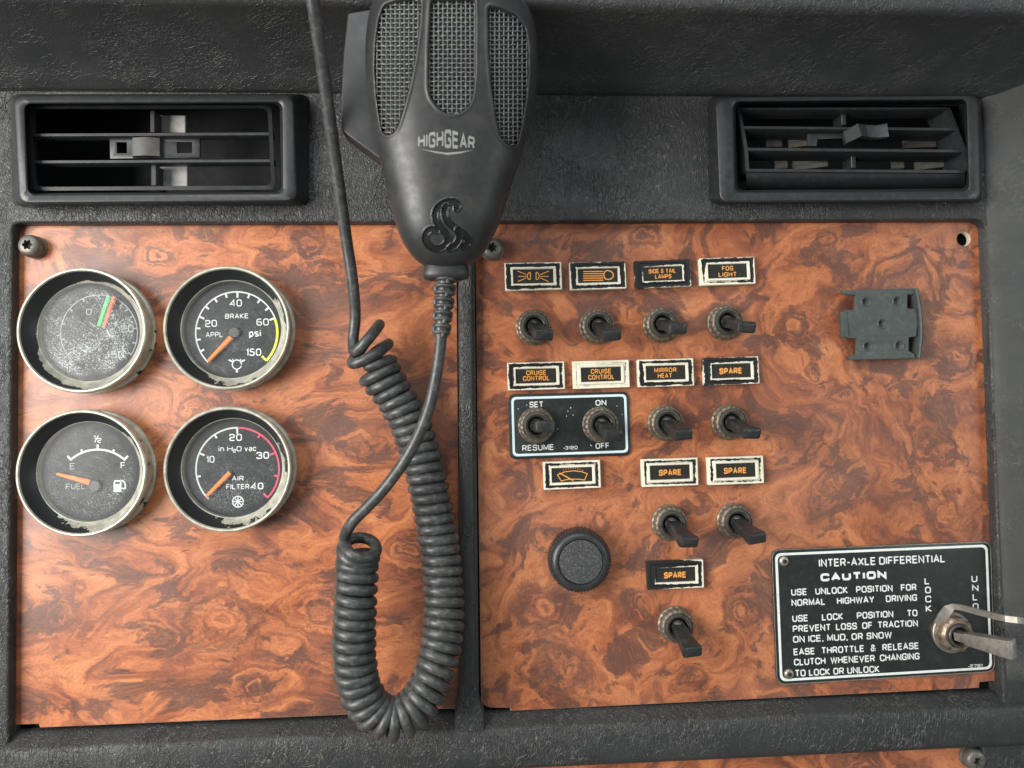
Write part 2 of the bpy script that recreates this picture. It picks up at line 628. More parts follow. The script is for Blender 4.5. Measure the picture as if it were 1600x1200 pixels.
def burl(name, eyes, stretch, seed, tone=1.0, patch=.56, bands=15.0):
    """printed burl laminate; eyes = (u, v, r) knots in panel mm.  The figure follows the contour
    lines of a folded noise field, so bands curl round the knots as the growth rings do"""
    M_ = Mat(name, rough=.36, spec=.45)
    co0 = M_.n('ShaderNodeTexCoord', out='Object')
    co0 = M_.n('ShaderNodeVectorMath', {0: co0, 3: 1000.0}, operation='SCALE')
    flat = M_.vm('MULTIPLY', co0, (1, 1, 0))

    def madd(a, b, k):
        x = M_.vm('SUBTRACT', a, (.5, .5, .5))
        x = M_.n('ShaderNodeVectorMath', {0: x, 3: k}, operation='SCALE')
        x = M_.vm('MULTIPLY', x, (1, 1, 0))
        return M_.vm('ADD', b, x)
    sd = M_.vm('ADD', M_.vm('MULTIPLY', flat, stretch), (seed, seed * .7, seed * .31))
    w1 = madd(M_.noise(sd, .020, 2, .5, out=1), sd, 40.0)
    w2 = madd(M_.noise(w1, .060, 3, .55, out=1), w1, 16.0)
    w3 = madd(M_.noise(w2, .25, 3, .6, out=1), w2, 3.2)
    kn = madd(M_.noise(flat, .075, 5, .6, out=1), flat, 19.0)
    D = None
    bump_ = None
    for (x, y, r) in eyes:
        q = M_.vm('SUBTRACT', kn, (x, y, 0))
        q = M_.vm('MULTIPLY', q, (1 / r * (.8 if stretch[1] > 1.2 else 1), 1 / r, 0))
        d = M_.n('ShaderNodeVectorMath', {0: q}, operation='LENGTH', out='Value')
        g = M_.math('DIVIDE', .30, M_.math('ADD', .55, M_.math('MULTIPLY', d, d)))
        bump_ = g if bump_ is None else M_.math('ADD', bump_, g)
        D = d if D is None else M_.math('MINIMUM', D, d)
    field = M_.math('ADD', M_.noise(w1, .022, 2, .45), bump_)
    field = M_.math('ADD', field, M_.math('MULTIPLY', M_.noise(w2, .09, 4, .6), .10))
    cmb = M_.n('ShaderNodeCombineXYZ', {0: M_.math('MULTIPLY', field, bands)})
    along = M_.n('ShaderNodeVectorMath', {0: w2, 3: .022}, operation='SCALE')
    fv = M_.vm('ADD', cmb, along)
    fig = M_.noise(fv, 1.0, 6, .60)                       # broad bands along the contours
    fine = M_.noise(M_.n('ShaderNodeVectorMath', {0: M_.vm('ADD', cmb, M_.n('ShaderNodeVectorMath', {0: w3, 3: .05}, operation='SCALE')), 3: 4.2}, operation='SCALE'), 1.0, 5, .62)
    cloud = M_.noise(w2, .050, 5, .6)
    v = M_.math('ADD', M_.math('MULTIPLY', fig, .62), M_.math('ADD', M_.math('MULTIPLY', fine, .14), M_.math('MULTIPLY', cloud, .24)))

    def c(r, g, b):
        return (r * tone, g * tone, b * tone)
    base = M_.ramp(v, [(.35, c(.61, .233, .095)), (.44, c(.53, .179, .070)), (.49, c(.43, .137, .055)), (.54, c(.29, .088, .041)), (.59, c(.19, .065, .037)), (.66, c(.135, .052, .034))])
    # brown patches that break off along the figure
    pn = M_.math('ADD', M_.math('MULTIPLY', M_.noise(w2, .048, 5, .6), .75), M_.math('ADD', M_.math('MULTIPLY', fine, .13), M_.math('MULTIPLY', fig, .14)))
    pk = M_.mr(pn, patch + .030, patch + .062)
    Dj = M_.math('ADD', D, M_.math('MULTIPLY', M_.math('SUBTRACT', M_.noise(w3, .16, 5, .65), .5), 1.3))
    ring = M_.math('MULTIPLY', M_.mr(Dj, .46, .60), M_.mr(Dj, .74, 1.02, 1, 0))
    vv = M_.vor(w3, .17, 'F1', rnd=1.0)
    pip = M_.math('MULTIPLY', M_.mr(vv, .11, .24, 1, 0), M_.mr(M_.noise(flat, .032, 2), .48, .60))
    pip2 = M_.math('MULTIPLY', M_.mr(M_.vor(w3, .36, 'F1'), .08, .22, 1, 0), M_.mr(M_.noise(flat, .041, 2), .52, .62))
    dark = M_.math('MAXIMUM', M_.math('MAXIMUM', M_.math('MULTIPLY', pk, .84), M_.math('MULTIPLY', ring, .62)), M_.math('MULTIPLY', M_.math('MAXIMUM', pip, pip2), .80))
    hair = M_.noise(M_.vm('MULTIPLY', w3, (1.0, 2.6, 1)), .55, 4, .6, 1.5)
    dk = M_.math('MULTIPLY', dark, M_.mr(hair, .30, .54, .35, 1.0))
    colr = M_.mix(dk, base, c(.122, .051, .036))
    vn = M_.math('ABSOLUTE', M_.math('SUBTRACT', M_.noise(fv, .8, 4, .55), .5))
    vein = M_.math('MULTIPLY', M_.mr(vn, .0, .012, 1, 0), M_.mr(M_.noise(flat, .05, 3), .40, .58))
    colr = M_.mix(M_.math('MULTIPLY', vein, .55), colr, c(.17, .060, .035))
    mot = M_.mr(M_.noise(w3, .8, 5, .7), .25, .75, .74, 1.24)
    colr = M_.n('ShaderNodeVectorMath', {0: colr, 3: mot}, operation='SCALE')
    # pale dust film and scratches on the laminate
    sc = M_.noise(M_.vm('MULTIPLY', flat, (.10, 1.0, 1)), .9, 3, .7)
    scr = M_.math('MULTIPLY', M_.mr(sc, .66, .72), M_.mr(M_.noise(flat, .02, 3), .45, .65, 0, .12))
    dust = M_.math('MAXIMUM', scr, M_.mr(M_.noise(flat, .012, 4, .6), .4, .7, .0, .06))
    sp = M_.math('MULTIPLY', M_.mr(M_.vor(flat, .28), .045, .07, 1, 0), .35)
    sp = M_.math('MULTIPLY', sp, M_.mr(M_.noise(flat, .1, 2), .5, .6))
    colr = M_.mix(M_.math('MAXIMUM', dust, sp), colr, (.62, .52, .45))
    M_.set('Base Color', colr)
    M_.set('Roughness', M_.mr(M_.noise(flat, .03, 5, .65), .3, .7, .30, .48))
    M_.set('Coat Weight', .14)
    M_.set('Coat Roughness', .30)
    M_.set('Normal', M_.bump(M_.noise(flat, .9, 3), .012))
    return M_.m


def lamp_mat():
    """moulded lamp frame: cream plastic under worn black paint; object colour r = wear, g/b = seed"""
    M_ = Mat('worn_lamp_frame', rough=.42)
    co = M_.n('ShaderNodeTexCoord', out='Object')
    co = M_.n('ShaderNodeVectorMath', {0: co, 3: 1000.0}, operation='SCALE')
    xyz = M_.nt.nodes.new('ShaderNodeSeparateXYZ')
    M_.nt.links.new(co, xyz.inputs[0])
    oc = M_.n('ShaderNodeObjectInfo', out='Color')
    rgb = M_.nt.nodes.new('ShaderNodeSeparateColor')
    M_.nt.links.new(oc, rgb.inputs[0])
    rand = M_.n('ShaderNodeObjectInfo', out='Random')
    off = M_.math('MULTIPLY', rand, 500.0)
    dx = M_.math('SUBTRACT', 12.6, M_.math('ABSOLUTE', xyz.outputs[0]))
    dy = M_.math('MULTIPLY', M_.math('SUBTRACT', 6.2, M_.math('ABSOLUTE', xyz.outputs[1])), 1.28)
    d = M_.math('MINIMUM', dx, dy)
    p = M_.math('ABSOLUTE', M_.math('SUBTRACT', d, 1.75))      # 0 in the middle of the paint band
    nco = M_.vm('ADD', co, off)
    nn = M_.math('MULTIPLY', M_.math('SUBTRACT', M_.noise(nco, .55, 6, .62), .5), 1.8)
    big = M_.math('MULTIPLY', M_.math('SUBTRACT', M_.noise(nco, .13, 2), .5), 1.5)
    dirn = M_.math('ADD', M_.math('MULTIPLY', M_.math('SUBTRACT', rgb.outputs[1], .5), M_.math('MULTIPLY', xyz.outputs[0], .16)),
                   M_.math('MULTIPLY', M_.math('SUBTRACT', rgb.outputs[2], .5), M_.math('MULTIPLY', xyz.outputs[1], .42)))
    v = M_.math('ADD', M_.math('ADD', p, nn), M_.math('ADD', big, dirn))
    thr = M_.math('MULTIPLY', M_.math('SUBTRACT', 1.0, rgb.outputs[0]), 2.6)
    f = M_.mr(M_.math('SUBTRACT', v, thr), -.06, .06)
    cream = M_.mix(M_.mr(M_.noise(nco, .3, 4), .4, .7, 0, .5), (.74, .70, .58), (.62, .55, .36))
    M_.set('Base Color', M_.mix(f, (.018, .019, .020), cream))
    M_.set('Roughness', M_.mr(f, 0, 1, .32, .55))
    M_.set('Normal', M_.bump(f, -.05))
    return M_.m


def bezel_mat():
    """gauge bezel: champagne-plated metal, black paint left on the inner cone; object colour r = paint left, g = direction"""
    M_ = Mat('worn_gauge_bezel', rough=.4)
    co = M_.n('ShaderNodeTexCoord', out='Object')
    co = M_.n('ShaderNodeVectorMath', {0: co, 3: 1000.0}, operation='SCALE')
    xyz = M_.nt.nodes.new('ShaderNodeSeparateXYZ')
    M_.nt.links.new(co, xyz.inputs[0])
    X, Y, Z = xyz.outputs
    oc = M_.n('ShaderNodeObjectInfo', out='Color')
    rgb = M_.nt.nodes.new('ShaderNodeSeparateColor')
    M_.nt.links.new(oc, rgb.inputs[0])
    off = M_.math('MULTIPLY', M_.n('ShaderNodeObjectInfo', out='Random'), 400.0)
    nco = M_.vm('ADD', co, off)
    R = M_.math('SQRT', M_.math('ADD', M_.math('MULTIPLY', X, X), M_.math('MULTIPLY', Y, Y)))
    # direction of the surviving paint: up and to the left
    dirv = M_.math('ADD', M_.math('MULTIPLY', X, -.030), M_.math('MULTIPLY', Y, .024))
    rad = M_.math('MULTIPLY', M_.math('SUBTRACT', R, 22.4), M_.math('MULTIPLY_ADD', rgb.outputs[0], -.75, .72))
    n1 = M_.math('MULTIPLY', M_.math('SUBTRACT', M_.noise(nco, .16, 6, .6), .5), 1.5)
    n2 = M_.math('MULTIPLY', M_.math('SUBTRACT', M_.noise(nco, .9, 4, .6), .5), .45)
    v = M_.math('ADD', M_.math('ADD', dirv, n1), M_.math('ADD', n2, M_.math('ADD', rad, M_.math('SUBTRACT', M_.math('MULTIPLY', rgb.outputs[0], 2.0), 1.0))))
    paint = M_.mr(v, -.03, .03)
    inner = M_.math('MULTIPLY', M_.mr(R, 24.35, 24.5, 1, 0), M_.mr(R, 20.95, 21.05))
    paint = M_.math('MULTIPLY', paint, inner)
    # a few black flakes on the outer wall
    fl = M_.math('MULTIPLY', M_.mr(M_.noise(nco, .12, 5, .6), .60, .62), M_.mr(Z, 9.2, 8.6))
    fl = M_.math('MULTIPLY', fl, M_.mr(R, 24.4, 24.6))
    paint = M_.math('MAXIMUM', paint, fl)
    metal = M_.mix(M_.mr(M_.noise(nco, .25, 5, .6), .35, .7), (.54, .52, .43), (.34, .33, .27))
    M_.set('Base Color', M_.mix(paint, metal, (.014, .016, .017)))
    M_.set('Metallic', M_.mr(paint, 0, 1, .35, 0))
    M_.set('Roughness', M_.mr(paint, 0, 1, .34, .40))
    M_.set('Normal', M_.bump(paint, .04))
    return M_.m


def glass_mat():
    """scratched dusty gauge glass; object colour r = dust"""
    M_ = Mat('dusty_gauge_glass', rough=.05)
    nt = M_.nt
    co = M_.n('ShaderNodeTexCoord', out='Object')
    co = M_.n('ShaderNodeVectorMath', {0: co, 3: 1000.0}, operation='SCALE')
    off = M_.math('MULTIPLY', M_.n('ShaderNodeObjectInfo', out='Random'), 300.0)
    nco = M_.vm('ADD', co, off)
    oc = M_.n('ShaderNodeObjectInfo', out='Color')
    rgb = nt.nodes.new('ShaderNodeSeparateColor')
    nt.links.new(oc, rgb.inputs[0])
    xyz = nt.nodes.new('ShaderNodeSeparateXYZ')
    nt.links.new(co, xyz.inputs[0])
    X, Y = xyz.outputs[0], xyz.outputs[1]
    patch = M_.mr(M_.noise(nco, .085, 4, .6), .30, .66, .15, 1)
    spk = M_.mr(M_.noise(nco, 2.3, 4, .72), .50, .68)
    spk2 = M_.mr(M_.vor(nco, .75), .10, .22, 1, 0)
    rot = M_.n('ShaderNodeVectorRotate', {'Vector': nco, 'Angle': .75}, rotation_type='Z_AXIS')
    rot = M_.vm('ADD', rot, M_.n('ShaderNodeVectorMath', {0: M_.noise(nco, .10, 2, out=1), 3: 9.0}, operation='SCALE'))
    scr = M_.mr(M_.noise(M_.vm('MULTIPLY', rot, (.22, 2.6, 1)), .8, 3, .6), .56, .68)
    scr = M_.math('MULTIPLY', scr, M_.mr(M_.noise(nco, .12, 2), .47, .60))
    low = M_.mr(M_.math('SUBTRACT', M_.math('MULTIPLY', X, .35), Y), -14, 16)     # dust lies at the lower right
    dust = M_.math('ADD', M_.math('MULTIPLY', scr, .60), M_.math('MULTIPLY', M_.math('MULTIPLY', patch, spk), 1.15))
    dust = M_.math('ADD', dust, M_.math('ADD', M_.math('MULTIPLY', patch, .07), M_.math('MULTIPLY', spk2, .30)))
    dust = M_.math('MULTIPLY', dust, M_.mr(low, 0, 1, .40, 1.0))
    R = M_.math('SQRT', M_.math('ADD', M_.math('MULTIPLY', X, X), M_.math('MULTIPLY', Y, Y)))
    dust = M_.math('MULTIPLY', dust, M_.mr(R, 19.8, 16.5, .15, 1.0))
    dust = M_.math('MULTIPLY', dust, rgb.outputs[0], clamp=True)
    tr = M_.n('ShaderNodeBsdfTransparent', {0: (.93, .95, .95, 1)})
    gl = M_.n('ShaderNodeBsdfGlossy', {'Roughness': .30, 'Color': (.55, .55, .55, 1)})
    lw = M_.n('ShaderNodeLayerWeight', {'Blend': .5}, out='Facing')
    fr = M_.math('MULTIPLY_ADD', M_.math('POWER', lw, 3.0), .16, .025)
    mx = M_.n('ShaderNodeMixShader', {0: fr, 1: tr, 2: gl})
    df = M_.n('ShaderNodeBsdfDiffuse', {'Color': (.55, .56, .56, 1)})
    mx2 = M_.n('ShaderNodeMixShader', {0: dust, 1: mx, 2: df})
    nt.links.new(mx2, M_.out.inputs[0])
    return M_.m


MT = {}
MT['vinyl'] = vinyl('grained_black_vinyl', (1.0, .55, 1))
MT['brow'] = vinyl('grained_black_vinyl_pad', (1, 1, 1), col=(.033, .035, .036), scuff_glint_amt=.45, depth=.26, wr=1.0)
MT['rail'] = vinyl('creased_black_vinyl', (1.15, .5, 1), scuff_glint_amt=.75, depth=.36)
MT['trim'] = vinyl('pebbled_black_vinyl', (1.4, 1.4, 1), col=(.042, .044, .043), scuff_glint_amt=.45, depth=.16, rough=.6, wr=.5)
MT['plastic'] = simple('satin_black_plastic', (.020, .022, .024), .36, grain=.03, gscale=2.2, dirt=(.10, .09, .08), dirt_amt=.18)
MT['plastic2'] = simple('dull_black_plastic', (.012, .013, .014), .5)
MT['hole'] = simple('cavity_shade', (.012, .0135, .015), .7)  # near-black colour stands in for the shade inside recesses
MT['rubber'] = simple('grey_black_rubber', (.037, .039, .038), .40, grain=.03, gscale=1.2, dirt=(.17, .165, .15), dirt_amt=.45)
MT['mic'] = simple('matt_black_mic_plastic', (.022, .023, .023), .42, grain=.012, gscale=3.0, dirt=(.075, .068, .056), dirt_amt=.3, dscale=.12)
MT['emblem'] = simple('glossy_black_emblem', (.010, .011, .011), .24)
MT['wire'] = simple('grey_wire_mesh', (.085, .09, .086), .36, metal=.3, dirt=(.12, .12, .11), dirt_amt=.6)
MT['silverprint'] = simple('silver_print', (.23, .23, .22), .45, dirt=(.14, .14, .13), dirt_amt=.6)
MT['lamp'] = lamp_mat()
MT['lens'] = simple('black_lamp_lens', (.022, .021, .018), .25, dirt=(.05, .045, .04), dirt_amt=.4)
MT['amber'] = simple('amber_print', (.74, .31, .06), .5)
MT['nut'] = simple('tarnished_nut_metal', (.20, .165, .125), .46, metal=.55, grain=.06, gscale=1.6, dirt=(.055, .040, .028), dirt_amt=.9, dscale=.6)
MT['bush'] = simple('dirty_bushing_metal', (.10, .095, .085), .45, metal=.6, dirt=(.03, .026, .02), dirt_amt=.8)
MT['lever'] = simple('black_lever_plastic', (.019, .020, .020), .36, grain=.02, dirt=(.10, .09, .08), dirt_amt=.3)
MT['plate'] = simple('black_plate_enamel', (.014, .018, .017), .34, dirt=(.035, .04, .036), dirt_amt=.5)
MT['white'] = simple('white_plate_print', (.74, .76, .74), .5, dirt=(.5, .5, .46), dirt_amt=.4)
MT['palewhite'] = simple('bluish_plate_print', (.62, .74, .78), .5)
MT['rivet'] = simple('dull_rivet_metal', (.42, .38, .31), .38, metal=.8, dirt=(.12, .09, .06), dirt_amt=.7)
MT['steel'] = simple('scuffed_steel', (.40, .37, .33), .42, metal=.85, dirt=(.20, .16, .12), dirt_amt=.6)
MT['brass'] = simple('browned_metal', (.34, .25, .19), .40, metal=.75, grain=.06, dirt=(.10, .065, .045), dirt_amt=.8)
MT['screw'] = simple('grey_screw_head', (.12, .112, .098), .45, metal=.45, grain=.05, dirt=(.24, .22, .18), dirt_amt=.6)
MT['dial'] = simple('black_dial_face', (.013, .0145, .016), .6)
MT['hub'] = simple('grey_needle_hub', (.06, .06, .06), .5)
MT['dialwhite'] = simple('white_dial_print', (.72, .73, .71), .6)
MT['dialgrey'] = simple('grey_dial_print', (.34, .35, .34), .6)  # grey print, dimmer than the white dial print
MT['needle'] = simple('orange_needle', (.90, .22, .035), .5)
MT['redneedle'] = simple('red_needle', (.86, .15, .07), .5)
MT['green'] = simple('green_needle', (.10, .75, .18), .5)
MT['yellow'] = simple('yellow_dial_print', (.86, .90, .09), .6)
MT['pink'] = simple('red_dial_print', (.80, .09, .15), .6)
MT['bezel'] = bezel_mat()
MT['glass'] = glass_mat()
MT['bracket'] = simple('grey_green_plastic', (.052, .064, .061), .48, grain=.02, dirt=(.14, .14, .13), dirt_amt=.35)
MT['laminate'] = simple('pale_laminate_edge', (.62, .50, .42), .5)
MT['vane'] = simple('dusty_vane_plastic', (.085, .078, .066), .6, dirt=(.035, .033, .03), dirt_amt=.7)
MT['palevane'] = simple('pale_grey_deflector', (.40, .39, .37), .6, dirt=(.2, .2, .19), dirt_amt=.6)
MT['knobcap'] = simple('dusty_knob_cap', (.034, .035, .035), .55, dirt=(.20, .20, .19), dirt_amt=.55, grain=.03, dscale=1.5)


def eye(px_, py_, r):
    u, v, _ = at(px_, py_, 0)
    return (u, v, r)


L_EYES = [eye(345, 975, 15), eye(490, 385, 10), eye(500, 950, 6), eye(95, 960, 7), eye(300, 640, 6), eye(560, 700, 5), eye(400, 1080, 7), eye(640, 860, 5), eye(250, 400, 6)]
R_EYES = [eye(1385, 510, 26), eye(850, 950, 15), eye(880, 1050, 14), eye(1500, 560, 7), eye(1290, 380, 7), eye(1235, 510, 8), eye(1010, 370, 8),
          eye(940, 810, 5), eye(1080, 1060, 7), eye(1265, 580, 5), eye(1450, 690, 8), eye(1300, 760, 7), eye(1160, 950, 9), eye(1480, 800, 8), eye(800, 690, 5)]
MT['burl_l'] = burl('burl_laminate_coarse', L_EYES, (.80, 1.50, 1), 13.0, .90, .503, 10.0)
MT['burl_r'] = burl('burl_laminate_swirled', R_EYES, (1.2, 1.2, 1), 71.0, .81, .505, 10.0)
MT['burl_b'] = burl('burl_laminate_lower', [(150, -140, 9), (60, -150, 8)], (1.2, 1.2, 1), 137.0, .85, .53, 13.0)

# ------------------------------------------------------------------ dashboard moulding
dash = thing('dashboard', 'black leather-grain vinyl dashboard moulding framing the wood panels and air vents', 'dashboard', (0, 0, 0))
WF = 5.0


def pq(pts, w):
    return [at(x, y, w)[:2] for x, y in pts]


fas_out = [(-330, at(800, 141, WF)[1]), (330, at(800, 141, WF)[1]), (330, -190), (-330, -190)]
op_l = rounded(pq([(19, 348), (716, 347), (722, 1162), (12, 1184)], WF), 3.0)
op_r = rounded(pq([(741, 346), (1541, 343), (1569, 1124), (749, 1162)], WF), [3, 6, 2, 2])
op_v1 = rounded(pq([(36, 158), (446, 157), (446, 308), (40, 310)], WF), 3)
op_v2 = rounded(pq([(1140, 152), (1520, 150), (1522, 305), (1142, 306)], WF), 3)
va = at(1000, 1200, 0)[1]
op_b = [(-226, -122), (at(1537, 1180, WF)[0], -122), (at(1537, 1180, WF)[0] + 1, -185), (-226, -185)]
obj('fascia', mesh(*plate([fas_out, op_l, op_r, op_v1, op_v2, op_b], -5, WF, 1.2, 3)), MT['vinyl'], dash)
obj('light_block', mesh(*box((0, 0, -60), (680, 420, 4))), MT['hole'], dash)  # unseen sheet added to stop light leaking in from behind
obj('panel_bed', mesh(*plate([rounded([(-232, 110), (232, 110), (232, -190), (-232, -190)], 2)], -9.5, -5.2, .3, 1)), MT['plastic2'], dash)

# the overhanging brow above the vents
rowsb = [(150, 3.0), (147.0, 6.0), (141, 8.5), (124, 12.5), (100, 20), (75, 28), (50, 36), (28, 43.5), (17, 47.4), (9, 50), (1, 51.3), (-10, 52), (-45, 53), (-110, 50)]
rows = []
NB = 61
for k in range(NB):
    u = -340 + 680 * k / (NB - 1)
    rr_ = []
    for (y, w) in rowsb:
        v = at(800, y, w)[1]
        rr_.append((u, v, w))
    rows.append(rr_)
obj('brow', mesh(*rings(rows, closed=False), smooth=60), MT['brow'], dash)

# lower rail below the two panels
vc = at(560, 1150, 7)[1]
vl = at(1200, 1185, 6.5)[1]
prof = [(-106.7, -4), (-106.7, -.8), (-107.0, .4), (-107.7, 1.4), (vc + .9, 5.9), (vc + .2, 6.7), (vc - 1.0, 7.2), (vc - 5, 7.5), ((vc + vl) / 2, 7.6),
        (vl + 3, 7.3), (vl + 1, 6.6), (vl, 5.2), (vl - .2, 3), (vl - .2, -4)]
rows = []
for k in range(81):
    u = -340 + 680 * k / 80
    rows.append([(u, v + .25 * math.sin(u * .11 + 1) * (1 if j in (4, 5, 6) else 0), w) for j, (v, w) in enumerate(prof)])
obj('lower_rail', mesh(*rings(rows, closed=False), smooth=50), MT['rail'], dash)

# divider bar between the panels, flaring into the rail
rows = []
for k in range(41):
    t = k / 40
    y = 347 + (1152 - 347) * t
    xl, xr = 715.5 + 3.2 * t, 737.5 + 7.0 * t
    if y > 1070:
        g = min(1, (y - 1070) / 46) ** 2
        xl -= 9 * g
        xr += 14 * g
    a, b = at(xl, y, 6.5), at(xr, y, 6.5)
    rows.append([(a[0] - .1, a[1], -4), (a[0], a[1], 5.4), (a[0] + .35, a[1], 6.3), (a[0] + 1.0, a[1], 6.8), ((a[0] + b[0]) / 2, a[1], 7.0),
                 (b[0] - 1.0, b[1], 6.8), (b[0] - .35, b[1], 6.3), (b[0], b[1], 5.4), (b[0] + .1, b[1], -4)])
obj('divider', mesh(*rings(rows, closed=False), smooth=50), MT['rail'], dash)

# padded trim at the right-hand edge
rows = []
ET = at(1555, 600, 5.6)[0] - .9
for k in range(61):
    v = -115 + 330 * (k / 60) ** 1.4
    e = ET
    kz = min(1, max(0, (v + 113) / 16))
    kz = kz * kz * (3 - 2 * kz)
    rows.append([(e + q_, v, w if j_ < 1 else -6 + (w + 6) * kz) for j_, (q_, w) in enumerate(((0, -8), (0, 2.0), (.3, 4.2), (.9, 5.6), (2.2, 6.8), (5, 8.2), (14, 12), (30, 20), (50, 32), (80, 50)))])
obj('side_trim', mesh(*rings(rows, closed=False), smooth=50), MT['trim'], dash)

# ------------------------------------------------------------------ wood panels
G_PAN = 'burl wood instrument panels'


def wood_panel(label, pts, radii, holes, mat):
    r = thing('wood_panel', label, 'panel', (0, 0, 0), 0, G_PAN)
    out = rounded(pq(pts, 0), radii)
    vf = plate([out] + holes, -2.6, 0.0, .35, 2)
    me = mesh(*vf, smooth=0)
    me.materials.append(mat)
    me.materials.append(MT['laminate'])
    for p in me.polygons:
        p.material_index = 0 if p.normal.z > .9 else 1
    obj('panel_board', me, None, r)
    return r


wood_panel('burl wood panel carrying the four round gauges, left of the black divider',
           [(23, 352), (713, 350), (719, 1107), (660, 1108), (660, 1112), (62, 1137), (61, 1131), (20, 1133), (15, 1128)], [3, 1, 0, 0, 0, 0, .5, 1.5, .3], [], MT['burl_l'])
hole = circle(at(1505.5, 373.5)[:2], 3.15, 32)
wood_panel('large burl wood panel full of toggle switches and lamps, right of the black divider',
           [(742, 349), (1538, 345), (1569, 1062), (1531, 1066), (1530, 1075), (798, 1111), (797, 1106), (752, 1106)], [1, 5, 3, .5, 0, 0, .6, 5], [hole], MT['burl_r'])
r = thing('wood_panel', 'strip of burl wood panel showing under the lower black rail, at the bottom edge', 'panel', (0, 0, 0), 0, G_PAN)
vf = plate([rounded([(-222, -121), (at(1531, 1180)[0], -121), (at(1531, 1180)[0] + 1, -183), (-222, -183)], 1)], -2.6, 0, .3, 2)
obj('panel_board', mesh(*vf, smooth=0), MT['burl_b'], r)

# ------------------------------------------------------------------ panel screws
G_SCR = 'socket-head panel screws'


def torx(r, n=48):
    return [(r * (1 + .18 * math.cos(6 * a)) * math.cos(a), r * (1 + .18 * math.cos(6 * a)) * math.sin(a)) for a in (2 * PI * k / n for k in range(n))]


def make_screw(pos, label):
    r_ = thing('panel_screw', label, 'screw', pos, 0, G_SCR)
    n = 48
    prof = [(4.9, 0), (4.9, .8), (4.5, 1.0), (4.4, 1.3), (4.7, 1.8), (4.7, 3.6), (4.4, 4.8), (3.8, 5.6), (2.7, 6.0)]
    vs, fs = lathe(prof, n)
    sock = torx(1.9, n)
    k0 = len(vs)
    vs += [(x, y, 6.05) for x, y in sock]
    vs += [(x * .9, y * .9, 4.0) for x, y in sock]
    b0 = k0 - n
    for k in range(n):
        k2 = (k + 1) % n
        fs.append((b0 + k, b0 + k2, k0 + k2, k0 + k))
        fs.append((k0 + k, k0 + k2, k0 + n + k2, k0 + n + k))
    fs.append(tuple(range(k0 + n, k0 + 2 * n)))
    obj('screw_head', mesh(vs, fs, 35), MT['screw'], r_)
    obj('socket', (*capped(lathe([(2.0, 4.06), (.01, 4.05)], 24), 24, False, True), 0), MT['hole'], r_)
    return r_


s0 = make_screw(at(47, 384, 4), 'round-headed screw in the top left corner of the gauge panel')
s0.location[1] = 0
s0['mm'] = [s0['mm'][0], s0['mm'][1], 0.0]
for (px_, py_, lab) in ((769, 388, 'pale worn screw head half hidden behind the microphone'),
                        (1524, 1187, 'screw at the right end of the bottom wood strip, under the rail')):
    c = copy_tree(s0)
    p = at(px_, py_, 4)
    place(c, (p[0], p[1], 0.0), random.uniform(0, 1), lab)

# ------------------------------------------------------------------ air vents
G_V = 'dashboard air vents'


def px_ring(pts, w, rad, root, n=6):
    return [loc(root, (u, v, w)) for u, v in rounded(pq(pts, w), rad, n)]


def bar_vf(root, p0, p1, hpx, w0, w1, depth, bow=0.0, n=10):
    """a slat: front edge from pixel p0 (height w0) to p1 (w1)"""
    rows_ = []
    for k in range(n + 1):
        t = k / n
        x, y = p0[0] + (p1[0] - p0[0]) * t, p0[1] + (p1[1] - p0[1]) * t
        w = w0 + (w1 - w0) * t + bow * math.sin(PI * t)
        a = Vector(loc(root, at(x, y - hpx / 2, w)))
        b = Vector(loc(root, at(x, y + hpx / 2, w)))
        dz = Vector((0, 0, 1))
        mid = (a + b) / 2
        rows_.append([tuple(a - dz * depth), tuple(a - dz * .5), tuple(a + (mid - a) * .35), tuple(b + (mid - b) * .35), tuple(b - dz * .5), tuple(b - dz * depth)])
    return rings(rows_, True, True, True)


def vent(label, base, front, inner, deep, wfront):
    cx = sum(p[0] for p in base) / 4
    cy = sum(p[1] for p in base) / 4
    r_ = thing('air_vent', label, 'air vent', at(cx, cy, WF), 0, G_V)
    R = [px_ring(base, WF - .5, 4, r_)]
    R.append(px_ring(base, WF + 1.0, 4, r_))

    def lerp(a, b, t):
        return [(p[0] + (q[0] - p[0]) * t, p[1] + (q[1] - p[1]) * t) for p, q in zip(a, b)]
    R.append(px_ring(lerp(base, front, .80), WF + (wfront - WF) * .72, 4.5, r_))
    R.append(px_ring(lerp(base, front, .95), WF + (wfront - WF) * .93, 4.5, r_))
    R.append(px_ring(lerp(front, inner, .15), wfront, 4, r_))
    R.append(px_ring(lerp(front, inner, .80), wfront, 3, r_))
    R.append(px_ring(lerp(front, inner, .97), wfront - .4, 3, r_))
    R.append(px_ring(inner, wfront - 1.1, 3, r_))
    R.append(px_ring(lerp(inner, deep, .6), wfront - 5.5, 3, r_))
    obj('vent_frame', mesh(*rings(R, True), smooth=40), MT['plastic'], r_)
    D_ = [R[-1], px_ring(deep, 1.0, 3, r_), px_ring(deep, -34.0, 3, r_)]
    obj('duct', mesh(*rings(D_, True, False, True), smooth=40), MT['hole'], r_)  # duct walls near-black, their shade put into the colour
    return r_


